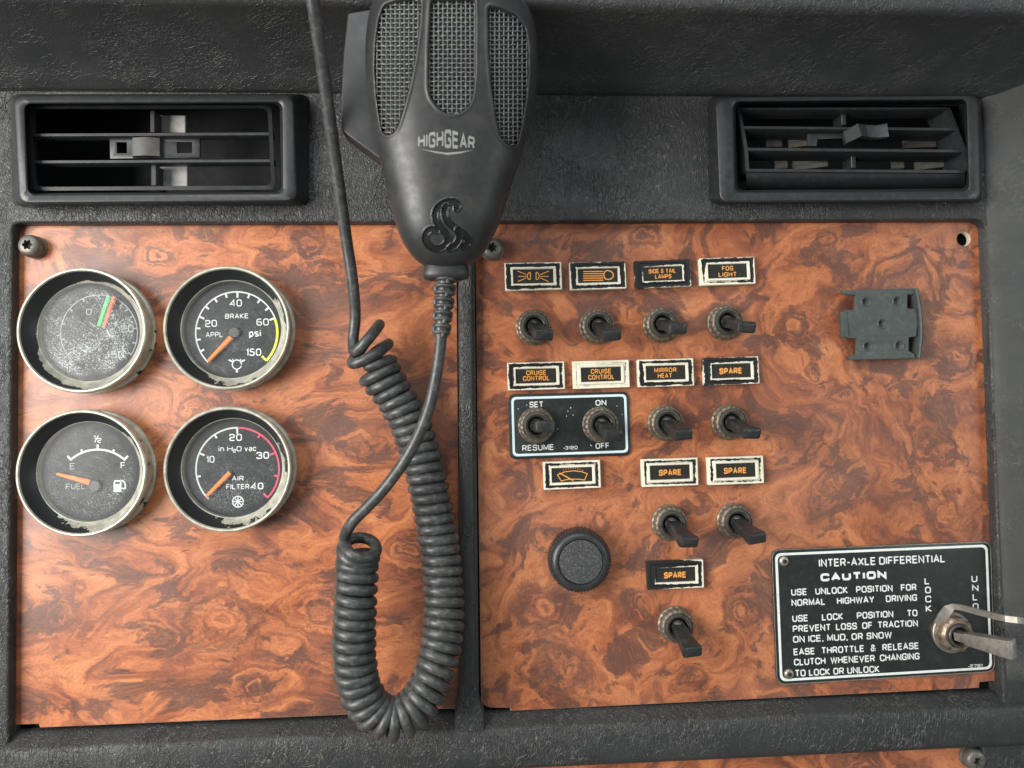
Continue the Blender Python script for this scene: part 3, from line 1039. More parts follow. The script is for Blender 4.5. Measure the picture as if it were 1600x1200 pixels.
v1 = vent('left air vent with straight louvre bars, above the round gauges',
          [(17, 147), (481, 147), (482, 321), (19, 322)], [(21, 150), (459, 149), (463, 314), (30, 318)],
          [(38, 162), (441, 160), (442, 302), (44, 304)], [(42, 165), (436, 164), (438, 299), (48, 301)], 14.0)
mb = MB()
g_in = [(47, 170), (418, 169), (424, 290), (57, 292)]
g_out = [(42, 165), (424, 164), (430, 296), (51, 298)]
Rg = []
for (a, w) in ((g_out, 4), (g_out, 8.2), (g_in, 8.8), (g_in, 4)):
    Rg.append(px_ring(a, w, 3, v1))
mb.add(rings(Rg, True))
for y0, y1, xa, xb in ((211, 209, 45, 425), (253, 251, 48, 427)):
    mb.add(bar_vf(v1, (xa, y0), (xb, y1), 6, 8.0, 8.0, 4.5, 0))
obj('louvre', mb.get(40), MT['plastic'], v1)
mb = MB()
for (xa, ya, xb, yb, wd_) in ((238, 172, 239, 207, 7.5), (240, 256, 242, 290, 8.5)):
    a, b = loc(v1, at(xa, (ya + yb) / 2, 5.5)), loc(v1, at(xb, (ya + yb) / 2, 5.5))
    h = abs(at(xa, ya, 5)[1] - at(xb, yb, 5)[1])
    mb.add(box((a[0], a[1], a[2] - 5), (wd_ * .27, h, 10), .3, 1))
obj('centre_post', mb.get(30), MT['plastic'], v1)
# slider tab riding on the middle slot
q = pq([(171, 215), (312, 213), (312, 246), (172, 248)], 5)
h1 = pq([(182, 222), (198, 222), (198, 239), (183, 239)], 5)
h2 = pq([(276, 222), (300, 222), (300, 239), (277, 239)], 5)
tl = [[loc(v1, (*p, 5))[:2] for p in o_] for o_ in (q, h1, h2)]
sl = obj('slider_plate', mesh(*plate(tl, 5.0 - v1['mm'][2] - 1.2, 5.0 - v1['mm'][2], .2, 1)), MT['plastic'], v1)
a = loc(v1, at(228, 230, 7))
rows = []
for t, z in ((-1, .2), (-.94, 2.0), (-.7, 2.6), (0, 3.2), (.7, 2.6), (.94, 2.0), (1, .2)):
    rows.append([(a[0] + t * 6.0, a[1] - 3.9, z + 5.0 - v1['mm'][2]), (a[0] + t * 6.0, a[1] + 3.9, z + 5.0 - v1['mm'][2]), (a[0] + t * 6.0, a[1] + 3.9, 4 - v1['mm'][2]), (a[0] + t * 6.0, a[1] - 3.9, 4 - v1['mm'][2])])
obj('slider_tab', mesh(*rings(rows, True, True, True), smooth=20), simple('worn_slider_plastic', (.055, .053, .05), .36, dirt=(.16, .14, .11), dirt_amt=.4), v1)
for (x0, y0, x1, y1) in ((246, 181, 290, 208), (250, 257, 293, 292)):
    c = loc(v1, at((x0 + x1) / 2, (y0 + y1) / 2, -2))
    obj('deflector', mesh(*box(c, ((x1 - x0) * .283, (y1 - y0) * .283, 1.5), .3, 1)), MT['palevane'], v1)

v2 = vent('right air vent with its louvre tipped downwards and dusty vanes inside, above the switch panel',
          [(1106, 151), (1533, 149), (1535, 316), (1108, 319)], [(1119, 152), (1529, 149), (1533, 313), (1126, 316)],
          [(1146, 159), (1510, 156), (1514, 298), (1149, 300)], [(1150, 163), (1506, 160), (1509, 294), (1153, 297)], 14.0)
mb = MB()
for (p0, p1, hp, w0, w1, dep) in (((1153, 170), (1480, 169), 5, 6, 6, 10), ((1159, 199), (1493, 202), 5.5, 8.5, 8.5, 12), ((1165, 233), (1506, 236), 6, 10, 10, 12), ((1166, 266), (1508, 268), 6, 10.5, 10.5, 12)):
    mb.add(bar_vf(v2, p0, p1, hp, w0, w1, dep, 1.6, 14))
# curved barrel face below the last bar, and the two side cheeks
rows = []
for k in range(15):
    t = k / 14
    rr_ = []
    for (y, w) in ((267, 10.0), (274, 9.4), (284, 7.0), (293, 3.0), (299, -3.0)):
        p = at(1166 + 342 * t, y, w + 1.6 * math.sin(PI * t))
        rr_.append(loc(v2, p))
    rows.append(rr_)
mb.add(rings(rows, False))
for xs_ in ((1154, 1160, 1166, 1168), (1482, 1494, 1507, 1509)):
    ring_ = []
    for x, y, w in zip(xs_, (168, 199, 233, 267), (6, 8.5, 10, 10.5)):
        p = loc(v2, at(x, y, w))
        ring_.append([(p[0] - .8, p[1], p[2]), (p[0] + .8, p[1], p[2]), (p[0] + .8, p[1], p[2] - 14), (p[0] - .8, p[1], p[2] - 14)])
    mb.add(rings(ring_, True, True, True))
obj('louvre', mb.get(40), MT['plastic'], v2)
for (x, y0, y1, w) in ((1319, 175, 196, 3), (1334, 238, 263, 6)):
    c = loc(v2, at(x, (y0 + y1) / 2, w))
    obj('centre_post', mesh(*box((c[0], c[1], c[2] - 4), (2.2, (y1 - y0) * .28, 8), .3, 1)), MT['plastic'], v2)
for (x0, x1, y0, y1) in ((1196, 1222, 208, 230), (1232, 1262, 208, 230), (1410, 1462, 208, 231), (1210, 1230, 242, 264), (1238, 1292, 242, 264), (1392, 1412, 240, 264), (1430, 1475, 241, 264)):
    c = loc(v2, at((x0 + x1) / 2, (y0 + y1) / 2, -6))
    me = mesh(*box((0, 0, 0), ((x1 - x0) * .287, (y1 - y0) * .30, 1.2), .2, 1))
    o = obj('vane', me, MT['vane'], v2, c)
    o.rotation_euler = (0, random.uniform(-.5, .2), 0)
for (x, y, s_) in ((1484, 187, 20), (1492, 218, 22), (1500, 252, 26)):
    a, b, c = (loc(v2, at(*p)) for p in ((x - s_, y + s_ * .5, -3), (x + 2, y - s_ * .45, 4), (x + 8, y + s_ * .5, 4)))
    vs = [a, b, c] + [(p[0], p[1], p[2] - 1.2) for p in (a, b, c)]
    obj('cheek', mesh(vs, [(0, 1, 2), (3, 5, 4), (0, 3, 4, 1), (1, 4, 5, 2), (2, 5, 3, 0)], 0), MT['vane'], v2)
q = [loc(v2, at(x, y, 7))[:2] for x, y in ((1262, 209), (1330, 208), (1330, 216), (1277, 217), (1276, 228), (1262, 228))]
obj('slider_plate', mesh(*plate([q], 7 - WF - 1.2, 7 - WF, .2, 1)), MT['plastic'], v2)
rows = []
for (xt, yt, xb, yb, w) in ((1318, 206, 1322, 224, 9), (1340, 193, 1347, 212, 14), (1352, 195, 1358, 214, 13), (1370, 196, 1374, 215, 13.6), (1386, 193, 1389, 213, 15)):
    a, b = Vector(loc(v2, at(xt, yt, w))), Vector(loc(v2, at(xb, yb, w + 1.5)))
    rows.append([tuple(a), tuple(b), tuple(b - Vector((0, .3, 2))), tuple(a - Vector((0, 0, 2)))])
obj('slider_tab', mesh(*rings(rows, True, True, True), smooth=20), MT['plastic'], v2)

# ------------------------------------------------------------------ round gauges
G_G = 'round gauges in the left wood panel'
BZ = [(24.2, 0.0), (25.9, 0.0), (25.9, 1.4), (25.4, 1.9), (24.7, 2.1), (24.7, 3.0), (25.1, 3.3), (25.1, 7.4), (25.5, 7.9), (25.95, 8.6), (26.0, 9.6), (25.75, 10.4), (25.3, 10.8), (24.8, 10.75),
      (24.5, 10.3), (24.2, 9.6), (21.15, 4.9), (20.7, 4.6), (20.6, 1.4)]


def needle_vf(root, p0, p1, w0px, w1px, w):
    A, B = at(*p0, w), at(*p1, w)
    a, b = Vector(loc(root, A)), Vector(loc(root, B))
    d = (b - a).normalized()
    n_ = Vector((-d.y, d.x, 0))
    k = .272
    R_ = []
    for t, wd_ in ((0, w0px), (.12, w0px), (.9, w1px), (1.0, w1px * .8)):
        c = a + (b - a) * t
        hw = n_ * (wd_ * k / 2)
        R_.append([tuple(c - hw), tuple(c + hw), tuple(c + hw * .5 + Vector((0, 0, .45))), tuple(c - hw * .5 + Vector((0, 0, .45)))])
    return rings(R_, True, True, True)


bz_mesh = mesh(*lathe(BZ, 128), smooth=28)
dial_mesh = mesh(*capped(lathe([(20.9, 0), (20.9, .5)], 96), 96), smooth=30)
glass_mesh = mesh(*capped(lathe([(20.75, 4.62), (20.7, 4.75), (14, 4.98), (7, 5.08), (.4, 5.1)], 96), 96, False, True), smooth=60)
if sum(p.normal.z for p in glass_mesh.polygons) < 0:
    glass_mesh.flip_normals()
DW = 2.0


def gauge(px_, py_, name, label, col, dust):
    p = at(px_, py_, 10.4)
    r_ = thing(name, label, 'gauge', (p[0], p[1], 0.0), 0, G_G)
    b = obj('bezel', bz_mesh, MT['bezel'], r_)
    b.color = (*col, 1)
    dl = obj('dial', dial_mesh, MT['dial'], r_, (0, 0, DW - .5))
    g = obj('glass', glass_mesh, MT['glass'], r_)
    g.color = (dust, .5, .5, 1)
    return r_, dl


def on_dial(dl, name, vf, mat, root):
    """child of the dial"""
    vs = [(v[0], v[1], v[2] - (DW - .5)) for v in vf[0]]
    return obj(name, mesh(vs, vf[1], 0), mat, dl)


def gpx(x0, y0, k):
    return lambda x, y: (x0 + x * k, y0 + y * k)


def multi(*vfs):
    m_ = MB()
    for v in vfs:
        m_.add(v)
    return m_.v, m_.f


WM = DW + .06
# air pressure gauge, heavily scratched
g1, d1 = gauge(127.5, 516, 'air_pressure_gauge', 'gauge with a dust-clouded glass and side by side green and red needles, upper left', (.46, .5, .5), 2.1)
G = gpx(20, 400, .18333)
c1 = (20 + 735 * .18333, 400 + 660 * .18333)
on_dial(d1, 'scale_arc', strokes_vf(g1, [(arc_px(c1, 60, 215, -35, 60), 1.6, False, 0)] +
        [(arc_px(c1, 60, a_, a_, 1)[:1] + arc_px(c1, 54, a_, a_, 1)[:1], 2, False, 0) for a_ in (190, 165, 140, 115, 90, 78, 65, 52, 40, 27, 8, -15, -33)], WM), MT['dialgrey'], g1)
on_dial(d1, 'dial_numerals', multi(
    text_vf(g1, '20', G(925, 652), G(1030, 650), 62 * .183, WM, .16),
    text_vf(g1, '150', G(800, 872), G(950, 868), 62 * .183, WM, .16),
    text_vf(g1, '0', G(625, 502), G(672, 502), 52 * .183, WM, .14)), MT['dialgrey'], g1)
obj('green_pointer', (*needle_vf(g1, G(735, 600), G(818, 345), 7.0, 7.0, 3.2), 0), MT['green'], g1)
obj('red_pointer', (*needle_vf(g1, G(775, 610), G(866, 345), 6.5, 7.0, 3.5), 0), MT['redneedle'], g1)
# brake gauge
g2, d2 = gauge(354.3, 512, 'brake_gauge', 'brake pressure gauge reading in psi with an orange needle and yellow arc', (.68, .5, .5), .34)
G = gpx(240, 400, .18333)
c2 = (240 + 708 * .18333, 400 + 655 * .18333)
tk = []
for i in range(13):
    a_ = 224 - i * 16.9
    ro, ri = 64, (55 if i % 4 == 0 else 57)
    tk.append((arc_px(c2, ro, a_, a_, 1)[:1] + arc_px(c2, ri, a_, a_, 1)[:1], 3.0, False, 0))
on_dial(d2, 'scale_arc', strokes_vf(g2, [(arc_px(c2, 64, 226, 21, 70), 2.2, False, 0)] + tk, WM), MT['dialwhite'], g2)
e0 = arc_px(c2, 63.5, 21, -43, 30)
on_dial(d2, 'yellow_arc', strokes_vf(g2, [(e0, 3.6, False, 0), ([e0[-1], (e0[-1][0] - 7, e0[-1][1] - 7)], 3.2, False, 0)], WM), MT['yellow'], g2)
sy = G(710, 925)
on_dial(d2, 'dial_numerals', multi(
    text_vf(g2, '40', G(650, 430), G(752, 430), 60 * .183, WM, .14),
    text_vf(g2, 'BRAKE', G(610, 535), G(808, 531), 42 * .183, WM, .15),
    text_vf(g2, '20', G(441, 606), G(540, 603), 60 * .183, WM, .14),
    text_vf(g2, '60', G(878, 594), G(982, 592), 60 * .183, WM, .14),
    text_vf(g2, 'APPL', G(445, 694), G(590, 690), 44 * .183, WM, .12),
    text_vf(g2, 'psi', G(815, 690), G(915, 686), 60 * .183, WM, .17),
    text_vf(g2, '150', G(790, 852), G(917, 850), 62 * .183, WM, .16),
    strokes_vf(g2, [(arc_px(sy, 7.2, 0, 345, 24), 1.6, False, 0), ([G(640, 885), G(672, 900)], 2.4, False, 0), ([G(778, 885), G(748, 900)], 2.4, False, 0),
                    ([G(710, 965), G(710, 992)], 3.2, False, 0), ([G(672, 878), G(682, 895)], 1.5, False, 0), ([G(745, 878), G(735, 895)], 1.5, False, 0)], WM)), MT['dialwhite'], g2)
hp = loc(g2, at(*G(695, 655), DW))
obj('needle_hub', mesh(*capped(lathe([(2.3, DW), (2.3, DW + 1.2), (2.0, DW + 1.5)], 32, c=(hp[0], hp[1], 0)), 32)), MT['hub'], g2)
obj('needle', (*needle_vf(g2, G(662, 692), G(462, 900), 8.0, 6.0, 3.4), 0), MT['needle'], g2)
# fuel gauge
g3, d3 = gauge(126.8, 739, 'fuel_gauge', 'fuel gauge with short white arc, pump symbol and orange needle at empty', (.66, .5, .5), .58)
G = gpx(20, 620, .19167)
c3 = (20 + 692 * .19167, 620 + 760 * .19167)
R3 = 330 * .19167
tk = []
for a_, l_ in ((131.5, 8), (112, 5), (90, 8), (68, 5), (48.5, 8)):
    tk.append((arc_px(c3, R3 - 1, a_, a_, 1)[:1] + arc_px(c3, R3 + l_, a_, a_, 1)[:1], 3.2, False, 0))
on_dial(d3, 'scale_arc', strokes_vf(g3, [(arc_px(c3, R3, 131.5, 48.5, 40), 3.0, False, 0)] + tk, WM), MT['dialwhite'], g3)
on_dial(d3, 'dial_numerals', multi(
    text_vf(g3, '1', G(655, 350), G(675, 350), 36 * .19, WM, .14),
    strokes_vf(g3, [([G(668, 372), G(698, 315)], 1.5, False, 0)], WM),
    text_vf(g3, '2', G(690, 375), G(722, 375), 40 * .19, WM, .16),
    text_vf(g3, 'F', G(880, 585), G(918, 583), 52 * .19, WM, .14)), MT['dialwhite'], g3)
on_dial(d3, 'grey_lettering', multi(
    text_vf(g3, 'E', G(465, 592), G(508, 590), 52 * .19, WM, .13),
    text_vf(g3, 'FUEL', G(435, 755), G(590, 752), 46 * .19, WM, .12)), MT['dialgrey'], g3)
pb = [loc(g3, at(*G(x, y), WM + .02))[:2] for x, y in ((822, 775), (822, 695), (832, 680), (876, 680), (886, 695), (886, 775))]
pw = [loc(g3, at(*G(x, y), WM + .02))[:2] for x, y in ((834, 712), (834, 692), (874, 692), (874, 712))]
on_dial(d3, 'pump_symbol', multi(plate([pb, pw], WM, WM + .1, .01, 0), strokes_vf(g3, [([G(890, 745), G(902, 748), G(918, 748), G(918, 715), G(905, 690), G(886, 680)], 2.2, False, 2)], WM + .05)), MT['dialwhite'], g3)
hp = loc(g3, at(*G(675, 725), DW))
obj('needle_hub', mesh(*capped(lathe([(2.5, DW), (2.5, DW + 1.0), (2.2, DW + 1.3)], 32, c=(hp[0], hp[1], 0)), 32)), MT['hub'], g3)
obj('needle', (*needle_vf(g3, G(628, 700), G(358, 628), 8.5, 5.0, 3.4), 0), MT['needle'], g3)
# air filter gauge
g4, d4 = gauge(355.5, 733, 'air_filter_gauge', 'air filter vacuum gauge with a red arc on its right half', (.78, .5, .5), .34)
G = gpx(240, 620, .19167)
c4 = (240 + 684 * .19167, 620 + 590 * .19167)
R4 = 338 * .19167
tk, tp = [], []
for i in range(9):
    a_ = 224 - i * 33.4
    a2 = (arc_px(c4, R4, a_, a_, 1)[:1] + arc_px(c4, R4 - (9 if i % 2 == 0 else 6.5), a_, a_, 1)[:1], 3.0, False, 0)
    (tk if i <= 4 else tp).append(a2)
on_dial(d4, 'scale_arc', strokes_vf(g4, [(arc_px(c4, R4, 226, 90, 50), 2.6, False, 0)] + tk[1:], WM), MT['dialwhite'], g4)
on_dial(d4, 'red_arc', strokes_vf(g4, [(arc_px(c4, R4, 89, -43, 50), 2.8, False, 0)] + tp, WM), MT['pink'], g4)
sy = G(688, 855)
on_dial(d4, 'dial_numerals', multi(
    text_vf(g4, '20', G(618, 361), G(720, 359), 58 * .19, WM, .16),
    text_vf(g4, 'in', G(530, 446), G(575, 445), 44 * .19, WM, .14),
    text_vf(g4, 'H', G(600, 446), G(645, 445), 42 * .19, WM, .15), text_vf(g4, '2', G(648, 456), G(672, 455), 30 * .19, WM, .18), text_vf(g4, 'O', G(676, 445), G(717, 444), 42 * .19, WM, .15),
    text_vf(g4, 'vac', G(742, 444), G(835, 442), 44 * .19, WM, .16),
    text_vf(g4, '30', G(840, 508), G(942, 504), 58 * .19, WM, .17),
    text_vf(g4, '10', G(432, 538), G(496, 536), 56 * .19, WM, .13),
    text_vf(g4, 'AIR', G(638, 685), G(735, 683), 40 * .19, WM, .16),
    text_vf(g4, 'FILTER', G(592, 754), G(780, 752), 42 * .19, WM, .16),
    text_vf(g4, '40', G(792, 757), G(895, 754), 56 * .19, WM, .18),
    strokes_vf(g4, [(arc_px(sy, 8.4, 0, 350, 30), 1.8, False, 0), ([(sy[0] - 8, sy[1]), (sy[0] + 8, sy[1])], 1.6, False, 0), ([(sy[0], sy[1] - 8), (sy[0], sy[1] + 8)], 1.6, False, 0),
                    ([(sy[0] - 5, sy[1] - 5), (sy[0] + 5, sy[1] + 5)], 1.6, False, 0), ([(sy[0] + 5, sy[1] - 5), (sy[0] - 5, sy[1] + 5)], 1.6, False, 0)], WM)), MT['dialwhite'], g4)
obj('needle', (*needle_vf(g4, G(624, 618), G(430, 815), 7.5, 6.0, 3.4), 0), MT['needle'], g4)

# ------------------------------------------------------------------ indicator lamps
G_L = 'rectangular indicator lamps on the right wood panel'


def rect_ring(hx, hy, z, r_, n=3):
    return [(x, y, z) for x, y in rounded([(-hx, -hy), (hx, -hy), (hx, hy), (-hx, hy)], r_, n)]


HX, HY, WL = 12.6, 6.2, 3.0
lamp_mesh = mesh(*rings([rect_ring(HX - .25, HY - .25, 0, .3), rect_ring(HX - .1, HY - .1, WL - .35, .3), rect_ring(HX - .3, HY - .3, WL, .3), rect_ring(HX - 1.5, HY - 1.2, WL, .8),
                         rect_ring(HX - 1.75, HY - 1.45, WL - .35, .7), rect_ring(HX - 2.2, HY - 1.8, WL - .35, .6), rect_ring(HX - 2.7, HY - 2.15, WL + .45, .4), rect_ring(HX - 3.5, HY - 2.85, WL + .45, .3),
                         rect_ring(HX - 3.75, HY - 3.1, WL + .1, .2), rect_ring(HX - 3.8, HY - 3.15, WL - .8, .2)], True, True, False), smooth=35)
lens_mesh = mesh(*box((0, 0, WL - .9), (2 * (HX - 3.7), 2 * (HY - 3.05), 1.2), .12, 1), smooth=30)


def lamp(px_, py_, pl, pr, label, wear, draw):
    a, b = at(*pl, WL), at(*pr, WL)
    rot = math.atan2(b[1] - a[1], b[0] - a[0])
    p = at(px_, py_, WL)
    r_ = thing('indicator_lamp', label, 'indicator lamp', (p[0], p[1], 0.0), rot, G_L)
    o = obj('lamp_frame', lamp_mesh, MT['lamp'], r_)
    o.color = (*wear, 1)
    ln = obj('lens', lens_mesh, MT['lens'], r_)
    vf = draw(r_)
    obj('lamp_lettering', mesh(vf[0], vf[1], 0), MT['amber'], ln)
    return r_


WT = WL - .27


def two(l1, l2, y1, y2, x1, x2, cap, sl_=-.02, sw=.18):
    def f(r_):
        out = [text_vf(r_, l1, (x1[0], y1), (x1[1], y1 + sl_ * (x1[1] - x1[0])), cap, WT, sw, gap=.24)]
        if l2:
            out.append(text_vf(r_, l2, (x2[0], y2), (x2[1], y2 + sl_ * (x2[1] - x2[0])), cap, WT, sw, gap=.24))
        return multi(*out)
    return f


def z2(x0, y0, k):
    return lambda pts: [(x0 + x * k, y0 + y * k) for x, y in pts]


A_ = z2(780, 395, .1375)


def icon_side(r_):
    L_ = []
    for sgn in (1, -1):
        def mx(pts):
            return A_([(x if sgn > 0 else 774 - x, y) for x, y in pts])
        L_.append((mx([(355, 222), (355, 306), (330, 300), (316, 265), (330, 230)]), 1.5, True, 2.0))
        for q_ in ([(210, 208), (306, 246)], [(213, 268), (306, 268)], [(213, 326), (306, 286)]):
            L_.append((mx(q_), 1.2, False, 0))
    return strokes_vf(r_, L_, WT)


def icon_beam(r_):
    L_ = [(A_([(955, y + 2), (1182, y)]), 1.6, False, 0) for y in (211, 236, 262, 287, 312)]
    L_.append((A_([(1200, 208), (1188, 250), (1200, 296), (1245, 306), (1285, 288), (1302, 255), (1280, 215), (1240, 200)]), 1.7, True, 2.5))
    return strokes_vf(r_, L_, WT)


B_ = z2(840, 700, .2)


def icon_meter(r_):
    L_ = [(B_([(155, 210), (185, 258), (225, 247), (275, 243), (325, 244), (367, 250), (388, 200), (340, 184), (275, 178), (210, 187)]), 1.3, True, 0),
          (B_([(170, 195), (280, 255)]), 1.8, False, 0)]
    for k in range(9):
        x = 205 + k * 18
        y = 178 - 14 * (1 - ((x - 275) / 75.0) ** 2)
        L_.append((B_([(x, y), (x + (x - 275) * .06, y - 8)]), .9, False, 0))
    return strokes_vf(r_, L_, WT)


ROW = -.0235
lamp(833.4, 431.6, (788, 432.5), (878.6, 430.5), 'lamp with two facing side-light symbols, first in the top row', (.66, .60, .45), icon_side)
lamp(934.3, 430.5, (890, 431.7), (978.5, 429.2), 'lamp with the headlight beam symbol, second in the top row', (.58, .50, .40), icon_beam)
lamp(1035.8, 427.5, (991.3, 429), (1080, 425.7), 'mostly black lamp lettered side and tail lamps', (.38, .62, .42), two('SIDE & TAIL', 'LAMPS', 427.5, 435.6, (1014, 1056), (1024, 1049), 6.8, -.033, .18))
lamp(1137, 423.5, (1091.7, 425), (1182.4, 422), 'lamp lettered fog light, last in the top row', (.68, .40, .35), two('FOG', 'LIGHT', 423.0, 432.8, (1128.5, 1145.5), (1123, 1151), 7.2, -.03, .18))
lamp(837.8, 587.4, (793.2, 588.5), (882.4, 586), 'cruise control lamp with black worn frame, above the SET switch', (.66, .55, .48), two('CRUISE', 'CONTROL', 586.5, 595.3, (822.5, 853.5), (817.5, 858.5), 7.6, -.028, .18))
lamp(939.4, 584.9, (895, 586.3), (983.8, 583.4), 'cruise control lamp with bare cream frame, above the ON switch', (1.0, .5, .5), two('CRUISE', 'CONTROL', 584.3, 593.5, (923.5, 955), (919.5, 960), 7.6, -.03, .18))
lamp(1040.5, 582.3, (995.3, 583.7), (1085.7, 581), 'lamp lettered mirror heat', (.66, .55, .55), two('MIRROR', 'HEAT', 582.2, 590.8, (1022.5, 1057), (1028, 1050), 7.2, -.03, .18))
lamp(1143, 579.4, (1097.7, 581), (1188.6, 577.8), 'spare lamp at the right end of the second row, beside mirror heat', (.50, .62, .48), two('SPARE', None, 584.8, 0, (1124.5, 1159.5), None, 9.6, -.032, .24))
lamp(894, 742, (849.2, 744), (938.8, 740.5), 'lamp with amber meter dial symbol, under the SET RESUME plate', (.76, .56, .5), icon_meter)
lamp(1047, 738, (1001.7, 739.7), (1092.3, 736.5), 'cream worn spare lamp, left one of the side by side spare pair', (.82, .46, .48), two('SPARE', None, 743.6, 0, (1030, 1064.5), None, 9.6, -.035, .22))
lamp(1150, 735, (1104, 736.7), (1195.8, 733.4), 'cream worn spare lamp, right one of the side by side spare pair', (.85, .55, .46), two('SPARE', None, 740.6, 0, (1131.5, 1166.5), None, 9.6, -.035, .22))
lamp(1055.6, 898, (1010.2, 899.7), (1100.9, 896), 'mostly black spare lamp standing alone above the lowest toggle switch', (.44, .85, .38), two('SPARE', None, 904.0, 0, (1038, 1072), None, 9.8, -.04, .24))

# ------------------------------------------------------------------ lettered plates
sp_ = thing('switch_plate', 'small black SET RESUME plate with pale border holding two toggle switches', 'plate', at(888, 665, 0))


def plate_px(pts, w):
    return [loc(sp_cur, at(x, y, w))[:2] for x, y in pts]


sp_cur = sp_
C2 = z2(780, 560, .1375)
o_ = rounded(plate_px(C2([(100, 406), (1470, 376), (1497, 1103), (118, 1148)]), 1.0), 3.2, 8)
obj('plate_body', mesh(*plate([o_], .05, 1.0, .15, 1)), MT['plate'], sp_)
b1 = rounded(plate_px(C2([(136, 440), (1443, 405), (1467, 1070), (155, 1115)]), 1.02), 2.2, 8)
b2 = rounded(plate_px(C2([(163, 466), (1418, 432), (1440, 1044), (180, 1087)]), 1.02), 1.6, 8)
obj('border', mesh(*plate([b1, b2], 1.0, 1.06, .01, 0)), MT['palewhite'], sp_)
vf = multi(text_vf(sp_, 'SET', C2([(347, 558)])[0], C2([(500, 553)])[0], 9.0, 1.04, .16),
           text_vf(sp_, 'RESUME', C2([(263, 1052)])[0], C2([(620, 1040)])[0], 9.0, 1.04, .15),
           text_vf(sp_, 'ON', C2([(1096, 537)])[0], C2([(1218, 532)])[0], 8.6, 1.04, .17),
           text_vf(sp_, 'OFF', C2([(1098, 1028)])[0], C2([(1252, 1020)])[0], 8.6, 1.04, .16),
           text_vf(sp_, '*3120', C2([(730, 1036)])[0], C2([(890, 1032)])[0], 5.2, 1.04, .14))
obj('plate_lettering', mesh(vf[0], vf[1], 0), MT['white'], sp_)
specks = MB()
for x, y in ((215, 572), (315, 530), (1338, 540), (780, 600), (812, 562), (838, 645), (665, 800), (765, 655), (1040, 985), (1048, 995), (1400, 640)):
    p = loc(sp_, at(*C2([(x, y)])[0], 1.04))
    specks.add(([(p[0] + random.uniform(.12, .32) * math.cos(k), p[1] + random.uniform(.1, .3) * math.sin(k), 1.03) for k in range(0, 6)], [(0, 1, 2, 3, 4, 5)]))
obj('paint_chips', mesh(specks.v, specks.f, 0), MT['white'], sp_)

cp = thing('caution_plate', 'large black inter-axle differential caution plate with white border, riveted at lower right', 'plate', at(1380, 958, 0))
sp_cur = cp
C3 = z2(1190, 830, .25835)
o_ = rounded(plate_px(C3([(60, 112), (1386, 60), (1414, 850), (92, 932)]), 1.1), 4.2, 8)
obj('plate_body', mesh(*plate([o_], .05, 1.1, .15, 1)), [MT['plate']], cp)
e1 = rounded(plate_px(C3([(60, 112), (1386, 60), (1414, 850), (92, 932)]), 1.1), 4.2, 8)
e2 = rounded(plate_px(C3([(64, 117), (1382, 66), (1409, 845), (97, 926)]), 1.1), 4.0, 8)
obj('metal_edge', mesh(*plate([e1, e2], 1.05, 1.16, .02, 0)), MT['rivet'], cp)
b1 = rounded(plate_px(C3([(80, 134), (1366, 80), (1394, 833), (112, 909)]), 1.1), 3.0, 8)
b2 = rounded(plate_px(C3([(96, 148), (1353, 95), (1380, 820), (126, 893)]), 1.1), 2.4, 8)
obj('border', mesh(*plate([b1, b2], 1.1, 1.18, .01, 0)), MT['white'], cp)


def cl(txt, xl, yl, xr, yr, cap, sw=.17, xs=None, **k):
    k.setdefault('gap', .17)
    a_, b_ = C3([(xl, yl), (xr, yr)])
    return text_vf(cp, txt, a_, b_, cap * .25835, 1.15, sw, xs, **k)


XS = .80
vf = multi(cl('INTER-AXLE DIFFERENTIAL', 348, 217, 1110, 188, 48, .17, space=.42),
           cl('CAUTION', 356, 304, 757, 286, 48, .29, gap=.13),
           cl('USE UNLOCK POSITION FOR', 180, 390, 937, 358, 41, .18, XS),
           cl('NORMAL HIGHWAY DRIVING', 182, 454, 940, 421, 41, .18, XS),
           cl('USE LOCK POSITION TO', 187, 549, 943, 514, 41, .18, XS),
           cl('PREVENT LOSS OF TRACTION', 190, 611, 945, 576, 41, .18, XS),
           cl('ON ICE, MUD, OR SNOW', 191, 675, 788, 647, 41, .18),
           cl('EASE THROTTLE & RELEASE', 195, 751, 951, 712, 41, .18, XS),
           cl('CLUTCH WHENEVER CHANGING', 197, 813, 955, 775, 41, .18, XS * .98),
           cl('TO LOCK OR UNLOCK', 203, 880, 713, 853, 41, .18),
           )
serial = (cl('*2781', 1250, 826, 1336, 821, 19, .18))
obj('plate_lettering', mesh(vf[0], vf[1], 0), MT['white'], cp)
obj('serial_lettering', mesh(*serial, 0), MT['white'], cp)
L_ = [cl('L', 986, 322, 1016, 321, 40, .19), cl('O', 989, 376, 1024, 375, 40, .18), cl('C', 990, 431, 1026, 430, 40, .18), cl('K', 993, 489, 1030, 487, 41, .18),
           cl('U', 1270, 308, 1305, 307, 40, .17), cl('N', 1273, 362, 1312, 361, 38, .17), cl('L', 1277, 419, 1306, 418, 40, .17), cl('O', 1277, 474, 1312, 473, 38, .17)]
obj('lock_lettering', mesh(*multi(*L_[:4]), 0), MT['white'], cp)
obj('unlock_lettering', mesh(*multi(*L_[4:]), 0), MT['white'], cp)
for (x, y) in ((140, 183), (170, 866)):
    p = loc(cp, at(*C3([(x, y)])[0], 2.0))
    vs, fs = lathe([(2.25, 1.1), (2.25, 1.4), (1.9, 2.0), (1.2, 2.3), (.85, 2.3), (.8, 1.5)], 28, c=(p[0], p[1], 0))
    rv = obj('rivet', mesh(*capped((vs, fs), 28, False, True), smooth=40), MT['rivet'], cp)
    obj('rivet_hole', mesh(*capped(lathe([(.95, 2.2), (.9, 2.36)], 20, c=(p[0], p[1], 0)), 20)), MT['hole'], rv)

